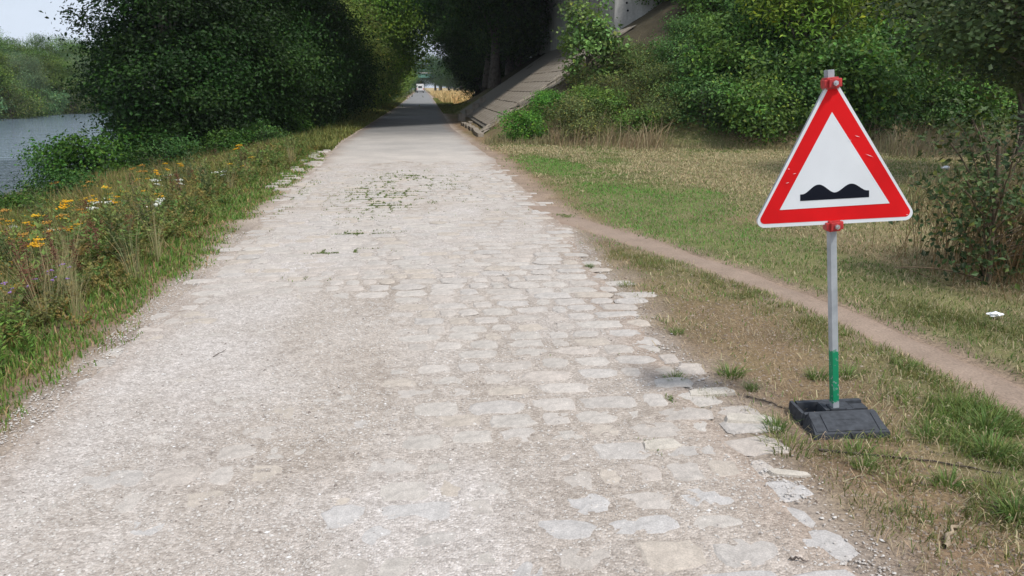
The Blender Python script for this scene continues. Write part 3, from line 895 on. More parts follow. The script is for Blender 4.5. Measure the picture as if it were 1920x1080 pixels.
# rough stone pitching strip on the sunlit side
stp = G()
for i in range(520):
    x = rng.uniform(2.2, 5.4); y = rng.uniform(28.6, 30.2)
    s = rng.uniform(.12, .26)
    V, F, C = stone_geo(0, 0, s * 1.4, s, 0.06, np.array((.40, .35, .28)) * rng.uniform(.7, 1.15))
    V[:, 2] += hz(x, y) + V[:, 0] * .6 + rng.uniform(-.03, .03); V[:, 0] += x; V[:, 1] += y
    stp.add(V, F, C)
o = stp.build('stone_pitching', M_stone); tag(o, kind='stuff')
kb = empty('kerb', (2.0, 28, 0)); tag(kb, 'low concrete kerb along the road at the foot of the paved slope', 'kerb')
for k in range(12):
    bm = bmesh.new(); box_bm(bm, (.02 + .0 * k, k * .82, .0), (.22, .80, .26)); 
    o = bm_obj('kerb_stone', bm, M_slab, kb, bevel=.015)
    o.rotation_euler = (0, 0, R(rng.uniform(-1.5, 1.5)))
for i, (px, py) in enumerate([(838, 236), (851, 226), (864, 217), (877, 209)]):
    x = 2.0 + i * .45; z = .65 * max(x - 2.15, 0) + .12; y = 40.5 + i * 1.2
    bm = bmesh.new(); box_bm(bm, (0, 0, 0), (.34, .34, .40)); o = bm_obj('concrete_block', bm, M_slab, bevel=.02)
    o.location = (x, y, z + .05); o.rotation_euler = (0, 0, R(rng.uniform(-15, 15)))
    tag(o, ['lowest pale concrete block at the foot of the shaded slope', 'second pale concrete block up the shaded slope', 'third pale concrete block up the shaded slope', 'uppermost pale concrete block on the shaded slope'][i], 'block', 'concrete blocks on the shaded slope')

# ------------------------------------------------------------ far road: van and green bridge
van = empty('van', (-.35, 236, 0.02)); tag(van, 'white van seen from behind far down the road under the green bridge', 'van')
bm = bmesh.new(); prism(bm, [(-1.05, 0), (1.05, 0), (1.05, 4.6), (.95, 5.6), (-.95, 5.6), (-1.05, 4.6)], .45, 2.55); bm_obj('body', bm, M_vanw, van, bevel=.1)
bm = bmesh.new(); box_bm(bm, (0, -.01, 1.65), (1.1, .04, .55)); bm_obj('rear_window', bm, M_glass, van)
bm = bmesh.new(); box_bm(bm, (0, -.05, .55), (1.9, .14, .22)); bm_obj('bumper', bm, M_tyre, van)
for x in (-.9, .9):
    bm = bmesh.new(); box_bm(bm, (x, -.02, 1.1), (.14, .05, .5)); bm_obj('tail_light', bm, M_red, van)
    for y in (.9, 4.4):
        bm = bmesh.new(); bmesh.ops.create_cone(bm, cap_ends=True, segments=20, radius1=.36, radius2=.36, depth=.24, matrix=Matrix.Translation((x, y, .36)) @ Matrix.Rotation(R(90), 4, 'Y')); bm_obj('wheel', bm, M_tyre, van)
fb = empty('steel_bridge', (0, 262, 0)); tag(fb, 'green steel girder bridge crossing the road far in the distance', 'bridge')
for y in (0, 6):
    bm = bmesh.new(); box_bm(bm, (0, y, 5.3), (34, .4, 1.3)); bm_obj('girder', bm, M_green, fb)
bm = bmesh.new(); box_bm(bm, (0, 3, 6.1), (34, 7, .25)); bm_obj('deck', bm, M_conc, fb)
for x in (-4.6, 6.2):
    bm = bmesh.new(); box_bm(bm, (x, 3, 2.2), (.9, 6, 4.86)); bm_obj('pier', bm, M_conc, fb)
bm = bmesh.new()
box_bm(bm, (0, -.1, 7.1), (34, .08, .08)); box_bm(bm, (0, -.1, 6.7), (34, .06, .06))
for k in range(18): box_bm(bm, (-16.8 + k * 1.98, -.1, 6.66), (.07, .07, .86))
bm_obj('railing', bm, M_green, fb)

# ------------------------------------------------------------ warning sign
RV = Vector((math.cos(YAW), -math.sin(YAW), 0)); FV = Vector((math.sin(YAW), math.cos(YAW), 0))
V0 = 3.715
def sp(px, py, v=V0):
    """picture position to (sideways, height) on the upright plane at distance v"""
    b = (540 - py) / FPX
    el = math.atan(b) - PITCH
    w = math.tan(el) * v
    d = v * math.cos(PITCH) - w * math.sin(PITCH)
    return ((px - 960) / FPX * d, CAM_H + w)
sign = empty('traffic_sign', (0, 0, 0)); tag(sign, 'red and white triangular bumpy road warning sign on a grey pole with black rubber base', 'road sign')
sign_mw = Matrix(((RV.x, FV.x, 0, 0), (RV.y, FV.y, 0, 0), (0, 0, 1, 0), (0, 0, 0, 1)))   # local x sideways, y away, z up
def in_sign(o): o.matrix_local = sign_mw; return o
def rounded(tri, r, k=8):
    out = []
    n = len(tri)
    for i in range(n):
        p0 = Vector(tri[i - 1]); p1 = Vector(tri[i]); p2 = Vector(tri[(i + 1) % n])
        a = (p0 - p1).normalized(); b = (p2 - p1).normalized()
        an = a.angle(b); t = r / math.tan(an / 2)
        c = p1 + (a + b).normalized() * (r / math.sin(an / 2))
        s = p1 + a * t - c; e = p1 + b * t - c
        for q in range(k + 1):
            v = s.slerp(e, q / k) if s.length > 1e-6 else s
            out.append(tuple(c + v.normalized() * r))
    return out
def plate(name, pts, y0, y1, mat, parent):
    bm = bmesh.new()
    lo = [bm.verts.new((u, y0, z)) for u, z in pts]; hi = [bm.verts.new((u, y1, z)) for u, z in pts]
    n = len(pts)
    f = bm.faces.new(lo); bm.faces.new(hi[::-1])
    for i in range(n): bm.faces.new((lo[i], hi[i], hi[(i + 1) % n], lo[(i + 1) % n]))
    bmesh.ops.recalc_face_normals(bm, faces=bm.faces)
    bmesh.ops.triangulate(bm, faces=[x for x in bm.faces if len(x.verts) > 4])
    o = bm_obj(name, bm, mat, parent)
    return in_sign(o) if parent is sign else o
cl = lambda L: [(1400 + x / 3, 100 + y / 3) for x, y in L]
out3 = [sp(*q) for q in cl([(35, 985), (965, 935), (482, 118)])]
red3 = [sp(*q) for q in cl([(60, 962), (938, 916), (482, 156)])]
inn3 = [sp(*q) for q in cl([(185, 881), (803, 843), (479, 330)])]
panel = plate('sign_panel', rounded(out3, .035), V0, V0 + .003, M_white, sign)
rp = plate('red_border', rounded(red3, .022), V0 - .0012, V0 - .0004, M_red, panel)
wp = plate('white_field', inn3, V0 - .0026, V0 - .0014, M_white, panel)
sym = [(300, 830), (687, 808), (687, 770)]
xx = np.linspace(670, 318, 40)
def symtop(x):
    b = 770 + (687 - x) / 387 * 24
    h = 0
    for c0, a0 in ((403, 50), (587, 44)):
        t = abs(x - c0) / 92
        if t < 1: h = max(h, a0 * (math.cos(t * math.pi) * .5 + .5) ** .92)
    return b - h - (0)
sym += [(float(x), symtop(float(x))) for x in xx] + [(300, 794)]
sy = plate('bump_symbol', [sp(*q) for q in cl(sym)], V0 - .004, V0 - .0028, M_black, panel)
# scratches on the paint
for (x, y, l, a) in [(235, 650, 14, -10), (268, 676, 18, 15), (228, 728, 20, 15), (620, 466, 30, -15), (688, 574, 46, -20), (900, 906, 14, 5), (575, 490, 26, 15)]:
    c_ = sp(*cl([(x, y)])[0]); L = l / 3 / 1450 * 3.9; th = R(a)
    d_ = Vector((math.cos(th), math.sin(th))) * L / 2; nrm = Vector((-math.sin(th), math.cos(th))) * .0012
    q = [Vector(c_) - d_, Vector(c_) + nrm * -1, Vector(c_) + d_, Vector(c_) + nrm]
    plate('scratch', [tuple(w) for w in q], V0 - .0048, V0 - .0042, M_white, rp)
for ob in (rp, wp, sy):
    ob.parent = panel
# edge fold behind the sign
bm = bmesh.new()
pf = [(u, z) for u, z in rounded(out3, .035)]
n = len(pf)
a_ = [bm.verts.new((u, V0 + .003, z)) for u, z in pf]; b_ = [bm.verts.new((u, V0 + .02, z)) for u, z in pf]
for i in range(n): bm.faces.new((a_[i], b_[i], b_[(i + 1) % n], a_[(i + 1) % n]))
in_sign(bm_obj('edge_profile', bm, M_alu, sign))
# pole
pb = sp(1564.5, 764, 3.754); pt = sp(1554.5, 131, 3.754)
pbv = RV * pb[0] + FV * 3.754 + Vector((0, 0, pb[1])); ptv = RV * pt[0] + FV * 3.754 + Vector((0, 0, pt[1]))
ax = (ptv - pbv).normalized(); L = (ptv - pbv).length
bm = bmesh.new(); box_bm(bm, (0, 0, L / 2), (.033, .033, L))
inner = [f for f in bm.faces if f.normal.z > .9]
r = bmesh.ops.inset_region(bm, faces=inner, thickness=.004)
for f in inner:
    for v_ in f.verts: v_.co.z -= .03
pole = bm_obj('pole', bm, M_pole, sign, bevel=.0)
yv = (FV - ax * FV.dot(ax)).normalized(); xv = yv.cross(ax)
prot = Matrix(((xv.x, yv.x, ax.x, 0), (xv.y, yv.y, ax.y, 0), (xv.z, yv.z, ax.z, 0), (0, 0, 0, 1))) @ Matrix.Rotation(R(12), 4, 'Z')
pole.matrix_local = Matrix.Translation(pbv) @ prot
def clamp(px, py):
    c_ = sp(px, py, 3.73)
    cv = RV * c_[0] + FV * 3.72 + Vector((0, 0, c_[1]))
    bm = bmesh.new()
    box_bm(bm, (0, .012, 0), (.054, .070, .053))
    box_bm(bm, (.034, .0, 0), (.014, .05, .038)); box_bm(bm, (-.034, .0, 0), (.014, .05, .038))
    box_bm(bm, (0, -.032, 0), (.046, .014, .040))
    o = bm_obj('pole_clamp', bm, M_clamp, sign, bevel=.003)
    o.matrix_local = Matrix.Translation(cv) @ prot @ Matrix.Rotation(R(-12), 4, 'Z')
    bm = bmesh.new(); bmesh.ops.create_cone(bm, cap_ends=True, segments=6, radius1=.0125, radius2=.0125, depth=.012, matrix=Matrix.Translation((.003, -.045, 0)) @ Matrix.Rotation(R(90), 4, 'X'))
    bmesh.ops.create_cone(bm, cap_ends=True, segments=12, radius1=.006, radius2=.006, depth=.014, matrix=Matrix.Translation((.003, -.056, 0)) @ Matrix.Rotation(R(90), 4, 'X'))
    bb = bm_obj('bolt', bm, M_steel, o)
clamp(1557, 156); clamp(1560.5, 422)

# rubber foot plate: local x across, y away from the viewer
base_rot = R(-4)
bc = Vector((2.10, 3.50, 0))
bm = bmesh.new()
def frustum(bm, x0, x1, y0, y1, z0, z1, ins, insf=None):
    insf = ins if insf is None else insf
    lo = [bm.verts.new(q) for q in ((x0, y0, z0), (x1, y0, z0), (x1, y1, z0), (x0, y1, z0))]
    hi = [bm.verts.new(q) for q in ((x0 + ins, y0 + insf, z1), (x1 - ins, y0 + insf, z1), (x1 - ins, y1 - ins, z1), (x0 + ins, y1 - ins, z1))]
    bm.faces.new(hi); bm.faces.new(lo[::-1])
    for i in range(4): bm.faces.new((lo[i], lo[(i + 1) % 4], hi[(i + 1) % 4], hi[i]))
# wedge shaped front block
vs = [(-.20, -.25, 0), (.20, -.25, 0), (.20, -.03, 0), (-.20, -.03, 0), (-.195, -.245, .035), (.195, -.245, .035), (.175, -.035, .105), (-.175, -.035, .105)]
vv = [bm.verts.new(q) for q in vs]
for f in [(4, 5, 6, 7), (3, 2, 1, 0), (0, 1, 5, 4), (1, 2, 6, 5), (2, 3, 7, 6), (3, 0, 4, 7)]: bm.faces.new([vv[k] for k in f])
foot = bm_obj('foot_plate', bm, M_rubber, sign, bevel=.007)
FM = Matrix.Translation(bc) @ Matrix.Rotation(base_rot, 4, 'Z') @ Matrix.Rotation(R(-1.5), 4, 'Y') @ Matrix.Diagonal((.97, .68, .84, 1))
foot.matrix_local = FM
def fpart(name, fn, bev=.004):
    bm = bmesh.new(); fn(bm); return bm_obj(name, bm, M_rubber, foot, bevel=bev)
sl = math.atan2(.07, .21)
rotw = Matrix.Rotation(sl, 3, 'X')
def onslope(y): return .035 + (y + .245) / .21 * .07
fpart('raised_panel', lambda bm: box_bm(bm, (0.0, -.145, onslope(-.145) + .001), (.245, .17, .012), rotw))
for x in (-.165, .165):
    fpart('side_rib', lambda bm: box_bm(bm, (x, -.145, onslope(-.145) + .000), (.035, .17, .010), rotw), .003)
fpart('rear_block', lambda bm: (frustum(bm, -.20, -.175, .0, .25, 0, .085, .004), frustum(bm, -.172, .2, .195, .25, 0, .085, .006), frustum(bm, -.19, .20, -.028, .025, 0, .085, .003),
                                frustum(bm, -.06, .10, .027, .192, 0, .088, .004), frustum(bm, .11, .2, .09, .192, 0, .070, .006), frustum(bm, -.172, -.063, .028, .192, 0, .02, .002), frustum(bm, .103, .2, .028, .088, 0, .02, .002)), .003)
fpart('pole_socket', lambda bm: box_bm(bm, (.01, .07, .090), (.085, .10, .02)), .003)
for k, x in enumerate((-.07, .03, .11)):  # black bars laid on the rubber stand for the shade in the slots
    bm = bmesh.new(); box_bm(bm, (x, -.012, .086), (.045, .016, .004)); bm_obj('slot_shade', bm, M_black, foot)
# worn embossed marks, no longer readable
bm = bmesh.new()
for r_, (y, x0, x1) in enumerate([(-.125, -.07, .08), (-.155, -.04, .05)]):
    x = x0
    while x < x1:
        w = rng.uniform(.005, .011); box_bm(bm, (x, y, onslope(y) + .0075), (w, .010, .002), rotw); x += w + .004
bm_obj('embossed_marks', bm, M_rubber, foot)

# ------------------------------------------------------------ light summer haze
bm = bmesh.new(); box_bm(bm, (0, 230, 16), (700, 640, 40)); 
m = bpy.data.materials.new('haze'); m.use_nodes = True; m.node_tree.nodes.clear()
vo = m.node_tree.nodes.new('ShaderNodeVolumePrincipled'); vo.inputs['Color'].default_value = (.82, .88, .95, 1); vo.inputs['Density'].default_value = .00028
oo = m.node_tree.nodes.new('ShaderNodeOutputMaterial'); m.node_tree.links.new(vo.outputs[0], oo.inputs['Volume'])
o = bm_obj('haze', bm, m); tag(o, kind='stuff')

# ------------------------------------------------------------ grass and weeds as masses
GRASS = np.array((.14, .235, .05)); HAY = np.array((.50, .42, .25)); OLIVE = np.array((.24, .25, .10))
def infrustum(x, y, pad=.3):
    u = x * math.cos(YAW) - y * math.sin(YAW); v = x * math.sin(YAW) + y * math.cos(YAW)
    return (np.abs(u) < v * .70 + pad) & (v > 1.5)
def scatter(N, x0, x1, y0, y1, pw=1.5):
    """points denser near the camera"""
    v = rng.random(N); y = y0 + (y1 - y0) * v ** pw
    x = rng.uniform(x0, x1, N)
    k = infrustum(x, y)
    return x[k], y[k]
# mown meadow on the right
mg = G()
x, y = scatter(420000, 1.45, 20, 2.0, 24.5, 1.35)
e = x - xr(y)
bk = bank(x, y)
den = (1 - .93 * bare(x, y)) * sstep(.0, .5, e + .5 * (fbm(x * 4, y * 4) - .5)) * sstep(.13, .30, path_d(x, y) + .16 * (fbm(x * 5, y * 5) - .5)) * (bk < .4)
den = den * (.45 + .9 * sstep(.35, .65, fbm(x * 2.6, y * 2.6, 3)))
inb = ((x - 2.10) * math.cos(base_rot) + (y - 3.50) * math.sin(base_rot)); inc = (-(x - 2.10) * math.sin(base_rot) + (y - 3.50) * math.cos(base_rot))
den = np.where((np.abs(inb) < .22) & (np.abs(inc) < .18), 0, den)
k = rng.random(len(x)) < den
x, y = x[k], y[k]; n = len(x)
gn = greenness(x, y)
green = rng.random(n) < (.28 + .8 * gn) * (1 - .15 * sstep(4, 9, x))
GV = mixc(GRASS, np.array((.15, .34, .06)), sstep(.6, 1, gn))
col = np.where(green[:, None], GV * tint((1, 1, 1), n, .3, .2), tint(HAY, n, .3, .1))
ol = rng.random(n) < .3; col[ol] = tint(OLIVE, int(ol.sum()), .3)
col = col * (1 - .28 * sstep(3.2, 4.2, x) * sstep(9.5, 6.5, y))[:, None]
dist = np.hypot(x, y)
h = np.where(green, rng.uniform(.018, .045, n), rng.uniform(.04, .10, n)) * (1 + .012 * dist)
bend = np.where(green, rng.uniform(.4, 1.5, n), rng.uniform(1.5, 2.0, n))
w = (.0028 + .0006 * dist) * rng.uniform(.7, 1.3, n)
P = np.stack([x, y, H(x, y) + np.where(green, 0, rng.uniform(0, .02, n))], 1)
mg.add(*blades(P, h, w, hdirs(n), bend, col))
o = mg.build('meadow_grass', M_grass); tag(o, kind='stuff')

# dry straw lying on the bare soil
x, y = scatter(45000, 1.5, 5, 2.2, 12, 1.2)
k = (x > xr(y) + .1) & (path_d(x, y) > .2) & (rng.random(len(x)) < .5 * fbm(x * 3, y * 3) + .1)
x, y = x[k], y[k]; n = len(x)
sg = G().add(*blades(np.stack([x, y, H(x, y) + .004], 1), rng.uniform(.03, .11, n), .003, hdirs(n), rng.uniform(1.6, 2.0, n), tint((.44, .35, .23), n, .3)))
o = sg.build('dry_straw', M_grass); tag(o, kind='stuff')

# dry tall grass along the foot of the embankment and at the far right
dg = G()
def dry_band(N, x0, x1, yf, dy, hmin, hmax, c):
    x = rng.uniform(x0, x1, N); y = yf(x) + rng.normal(0, dy, N)
    k = infrustum(x, y) & (rng.random(N) < .25 + .9 * sstep(.35, .65, fbm(x * .8 + 5, y * .8)))
    x, y = x[k], y[k]; n = len(x)
    P = np.stack([x, y, H(x, y)], 1)
    cc = tint(c, n, .35, .12)
    gg = rng.random(n) < .18; cc[gg] = tint(OLIVE, int(gg.sum()), .3)
    hh = (hmin + (hmax - hmin) * rng.random(n) ** 1.8) * (.5 + fbm(x * 1.7, y * 1.7))
    dg.add(*blades(P, hh, rng.uniform(.008, .018, n), unit(hdirs(n) + np.array([.7, -.3, 0])), rng.uniform(.2, 1.7, n), cc))
toeY = lambda x: np.interp(x, [1.6, 3.4, 5.9, 10.2, 13.8, 22.6, 60], [24.6, 23.9, 22.6, 21.1, 22.6, 26.5, 40])
dry_band(6000, 3.8, 6.8, lambda x: toeY(x) + .3, .9, .2, .95, (.40, .31, .19))
dry_band(1800, 5.2, 8.6, lambda x: 26.3 + 0 * x, .8, .3, .6, (.34, .28, .17))
dry_band(2500, 1.9, 5, lambda x: toeY(x) - .2, .3, .12, .35, (.34, .29, .16))
dry_band(3000, 6, 12, lambda x: toeY(x) - .4, .3, .08, .25, (.30, .26, .14))
dry_band(11000, 11.6, 24, lambda x: 19.2 + .35 * (x - 11.6), .9, .2, .9, (.36, .29, .18))
dry_band(1500, 2.4, 6.0, lambda x: 28.4 + 0 * x, .25, .1, .4, (.36, .30, .18))
dry_band(5000, 5.9, 11.5, lambda x: 8.3 + .75 * (x - 5.2), .6, .15, .6, (.24, .20, .10))
o = dg.build('tall_dry_grass', M_grass); tag(o, kind='stuff')

# verge on the left: short grass at the road edge, rising to knee high weeds
vg = G()
x, y = scatter(330000, -9.5, -1.9, 2.6, 24, 1.3)
d = xl(y) - x + .45 * (fbm(x * 1.6 + 2, y * 1.1, 4) - .5)
k = (d > .02) & (rng.random(len(x)) < sstep(-.02, .35, d) * (.3 + .9 * sstep(.35, .6, fbm(x * 3, y * 3, 3)))) & (H(x, y) > -1.5)
x, y, d = x[k], y[k], d[k]; n = len(x)
hh = np.interp(d, [0, .4, .9, 1.6, 4], [.025, .06, .16, .36, .46]) * rng.uniform(.5, 1.3, n) * (.7 + .6 * fbm(x, y))
t = rng.random(n)
dryn = sstep(.36, .56, fbm(x * .7 + 30, y * .7, 3)) * sstep(.5, 1.4, d)
col = np.where((t < .72 - .35 * dryn)[:, None], tint((.15, .26, .05), n, .35, .25) * (1 - sstep(.6, 1.5, d)[:, None] * np.array((-.25, .22, .1))), np.where((t < .85)[:, None], tint((.25, .225, .08), n, .35), tint((.40, .28, .15), n, .35)))
dist = np.hypot(x, y)
vg.add(*blades(np.stack([x, y, H(x, y)], 1), hh, (.0035 + .0008 * dist) * rng.uniform(.7, 1.4, n), hdirs(n), rng.uniform(.2, 1.2, n), col))
o = vg.build('verge_grass', M_grass); tag(o, kind='stuff')
# far verge grass beside the asphalt
x = np.concatenate([rng.uniform(-4.6, -2.1, 26000), rng.uniform(1.3, 3.2, 12000)]); y = 22 + 100 * rng.random(len(x)) ** 1.8
e = np.maximum(xl(y) - x, x - xr(y))
k = (e > .02) & ((x < 0) | (y > 52)); x, y = x[k], y[k]; n = len(x)
fg = G().add(*blades(np.stack([x, y, H(x, y)], 1), rng.uniform(.08, .30, n) * np.interp(xl(y) - x, [0, 1.2], [.6, 1.6]), .02 * (1 + y / 40), hdirs(n), rng.uniform(.2, 1, n), tint((.20, .22, .06), n, .35, .2)))
o = fg.build('far_verge_grass', M_grass); tag(o, kind='stuff')
# straw coloured field edge far right of the road
x = rng.uniform(2.2, 12, 9000); y = rng.uniform(85, 200, 9000)
fg = G().add(*blades(np.stack([x, y, H(x, y)], 1), rng.uniform(.4, 1.1, 9000), .12, hdirs(9000), rng.uniform(.1, .8, 9000), tint((.62, .46, .22), 9000, .25)))
o = fg.build('dry_field', M_grass); tag(o, kind='stuff')

# grass in the paving joints
def joint_grass(px0, py0, px1, py1, N, dens):
    px = rng.uniform(px0, px1, N); py = rng.uniform(py0, py1, N)
    q = np.array([g(a, b) for a, b in zip(px, py)])
    return q[:, 0], q[:, 1]
jx, jy = [], []
for (cx, cy, rx_, ry_, N) in [(-.7, 12.2, .6, 1.6, 16000), (-.2, 14.8, .9, 1.3, 8000), (-.9, 8.2, .35, .12, 2200), (-.72, 9.3, .3, .12, 1600), (.6, 12, 1.1, 2.2, 900), (.96, 4.72, .22, .07, 250), (1.07, 3.35, .05, .08, 90), (-1.1, 7.0, .2, .1, 80), (1.3, 3.9, .1, .06, 160), (1.4, 2.75, .05, .03, 60), (-2.0, 13, .12, 3, 1800), (1.9, 10.3, .12, .3, 300)]:
    jx.append(cx + rng.normal(0, rx_ * .55, N)); jy.append(cy + rng.normal(0, ry_ * .55, N))
x = np.concatenate(jx); y = np.concatenate(jy)
ons = np.zeros(len(x), bool)
for i in range(len(SX)):
    ons |= (np.abs(x - SX[i]) < SW[i] * .46) & (np.abs(y - SY[i]) < SL[i] * .46)
k = ~ons & (fbm(x * 3, y * 3, 2) > .42); x, y = x[k], y[k]; n = len(x)
jg = G().add(*blades(np.stack([x, y, 0 * x + .004], 1), rng.uniform(.010, .032, n), .004 + .0006 * y, hdirs(n), rng.uniform(.6, 1.9, n), tint((.17, .22, .075), n, .3)))
o = jg.build('joint_grass', M_grass); tag(o, kind='stuff')

# ------------------------------------------------------------ single weeds
def herb(h, nst, leafc, ls, asp, per=26, spread=.10, head=None, headc=None, headn=16, headr=.035, stemc=(.13, .14, .05), bushy=1.0):
    wood = G(); fol = G(); fl = G()
    for s_ in range(nst):
        a = rng.uniform(0, 6.28); sp_ = spread * rng.uniform(.3, 1)
        hh = h * rng.uniform(.7, 1.05)
        t = np.linspace(0, 1, 5)
        P = np.stack([np.cos(a) * sp_ * (.3 + t * 1.2), np.sin(a) * sp_ * (.3 + t * 1.2), t * hh], 1)
        P[1:, :2] += rng.normal(0, .012, (4, 2))
        wood.add(*tube(P, np.linspace(.0045, .002, 5), 3, stemc))
        n = per
        f = rng.random(n) ** .9 * .92 + .03
        q = np.stack([np.interp(f, t, P[:, j]) for j in range(3)], 1)
        D = hdirs(n); N = unit(np.cross(D, np.cross(np.array([0, 0, 1.]), D)) + rng.normal(0, .4, (n, 3)))
        T = unit(D + np.array([0, 0, .5]) + rng.normal(0, .2, (n, 3)))
        sz = ls * rng.uniform(.5, 1.2, n) * (1.15 - f * .6)
        B = unit(np.cross(T, N)); m_ = q + T * sz[:, None] * .5
        V = np.stack([q, m_ + B * sz[:, None] * asp * .5, q + T * sz[:, None], m_ - B * sz[:, None] * asp * .5], 1).reshape(-1, 3)
        i = np.arange(n)[:, None] * 4
        fol.add(V, np.concatenate([i + [0, 1, 2], i + [0, 2, 3]]), np.repeat(tint(leafc, n, .35), 4, 0))
        if head:
            top = P[-1]
            n = headn
            if head == 'flat': q = top + np.stack([rng.normal(0, headr, n), rng.normal(0, headr, n), rng.normal(0, headr * .22, n)], 1)
            else: q = top + np.stack([rng.normal(0, headr * .35, n), rng.normal(0, headr * .35, n), -rng.random(n) * h * .45], 1)
            r = (.010 if head == 'flat' else .009) * rng.uniform(.7, 1.3, n)
            o6 = np.array([(1, 0, 0), (0, 1, 0), (-1, 0, 0), (0, -1, 0), (0, 0, .8), (0, 0, -.8)], float)
            V = (q[:, None] + o6[None] * r[:, None, None]).reshape(-1, 3)
            f8 = np.array([(0, 1, 4), (1, 2, 4), (2, 3, 4), (3, 0, 4), (1, 0, 5), (2, 1, 5), (3, 2, 5), (0, 3, 5)])
            F = (np.arange(n)[:, None, None] * 6 + f8[None]).reshape(-1, 3)
            fl.add(V, F, np.repeat(tint(headc, n, .25, .1), 6, 0))
    return wood, fol, (fl if head else None)
def clump(n, h, w, c, spread=.05, bend=(.1, .9), seed=False):
    gq = G()
    D = hdirs(n); P = D * spread * rng.random((n, 1)) ** .6
    gq.add(*blades(P, rng.uniform(.5, 1.1, n) * h, w, D, rng.uniform(*bend, n), tint(c, n, .3, .2)))
    return gq
def herb_thing(name, parts, flower_name='flower_head'):
    root = empty(name); kids = []
    for nm, gq in zip(('stem', 'foliage', flower_name), parts):
        if gq is not None and gq.n:
            kids.append(gq.build(nm, M_grass, root))
            if nm == flower_name: kids[-1]['kind'] = 'stuff'
    KIDS[root.name] = kids
    return root
HP = {}
HP['tansy'] = [herb_thing('tansy_plant', herb(h, 4, (.13, .165, .05), .09, .4, 24, .12, 'flat', c, 20, .028)) for h, c in ((.62, (.75, .43, .02)), (.5, (.80, .52, .03)), (.7, (.50, .27, .05)))]
HP['yarrow'] = [herb_thing('yarrow_plant', herb(.5, 3, (.13, .19, .06), .07, .3, 22, .10, 'flat', (.72, .74, .66), 20, .028)) for k in range(1)]
HP['dock'] = [herb_thing('dock_plant', herb(h, 3, (.17, .12, .06), .08, .35, 8, .12, 'spike', (.20, .09, .05), 80, .05, (.2, .12, .07)), 'seed_spike') for h in (.7, .85)]
HP['mugwort'] = [herb_thing('mugwort_plant', herb(h, 5, c, .10, .3, 46, .16)) for h, c in ((.6, (.11, .165, .05)), (.75, (.09, .135, .05)))]
HP['fern'] = [herb_thing('goldenrod_plant', herb(.55, 4, (.16, .28, .05), .08, .28, 60, .08))]
HP['thistle'] = [herb_thing('knapweed_plant', herb(.4, 4, (.12, .16, .06), .07, .25, 16, .14, 'flat', (.38, .22, .52), 4, .012))]
HP['straw'] = []
for k in range(2):
    gq = clump(46, .75, .004, (.42, .36, .19), .05, (.05, .55))
    o = empty('tall_grass_clump'); KIDS[o.name] = [gq.build('foliage', M_grass, o)]; HP['straw'].append(o)
def zone(x, y):
    if y < 6.5: return 'near the lower left corner of the picture'
    if y < 10: return 'halfway along the left verge'
    if y < 15: return 'on the left verge against the water'
    return 'on the far left verge before the dark trees'
def plant(kind, x, y, s, label, group, col=(1, 1, 1, 1), k=None):
    L = HP[kind]; p_ = L[(int(rng.integers(len(L))) if k is None else k)]
    return place(p_, (x, y, hz(x, y) - .01), None, s, label + ' ' + zone(x, y), group, col, tilt=(rng.normal(0, .08), rng.normal(0, .08)))
def verge_pt(dmin, dmax, y0, y1):
    for _ in range(200):
        y = rng.uniform(y0, y1); x = float(xl(y)) - rng.uniform(dmin, dmax)
        if bool(infrustum(np.array([x]), np.array([y]), .25)[0]): return x, y
    return x, y
for i in range(40):
    x, y = verge_pt(.9, 4.8, 4.6 + .3 * i, 6.2 + .32 * i)
    plant('tansy', x, y, rng.uniform(.75, 1.15), ['orange-yellow tansy in flower', 'bright yellow tansy in flower', 'faded brown-orange tansy'][i % 3], 'tansy plants on the left verge', k=i % 3)
for i in range(9):
    x, y = verge_pt(.7, 3.2, 6.5, 18); plant('yarrow', x, y, rng.uniform(.8, 1.1), 'white-flowered yarrow among the weeds', 'yarrow plants on the left verge')
for i in range(34):
    x, y = verge_pt(.9, 2.4, 4.8, 9) if i < 16 else verge_pt(1.3, 3.8, 8, 21)
    plant('dock', x, y, rng.uniform(.65, .95), 'rust-brown dock with dry seed spikes', 'dock plants on the left verge')
for i in range(80):
    x, y = verge_pt(.7, 5.5, 4.6, 22); plant('mugwort', x, y, rng.uniform(.6, 1.1), 'leafy green mugwort without flowers', 'mugwort plants on the left verge', (rng.uniform(.8, 1.4), rng.uniform(.85, 1.15), 1, 1))
for i in range(36):
    x, y = verge_pt(.45, 2.5, 4.2, 19) if i < 24 else verge_pt(.5, 1.6, 4.4, 8); plant('straw', x, y, rng.uniform(.55, 1.0), 'clump of tall straw-coloured grass', 'tall grass clumps on the left verge')
for (x, y) in [(-2.62, 4.75), (-2.75, 5.0), (-2.56, 5.05), (-2.85, 5.35)]:
    plant('fern', x, y, rng.uniform(.6, .8), 'bright green feathery goldenrod shoot', 'goldenrod shoots on the left verge')
for (x, y) in [(-2.85, 6.1), (-2.95, 6.5), (-3.0, 6.0)]:
    plant('thistle', x, y, .9, 'small knapweed with purple flowers', 'knapweed plants on the left verge')
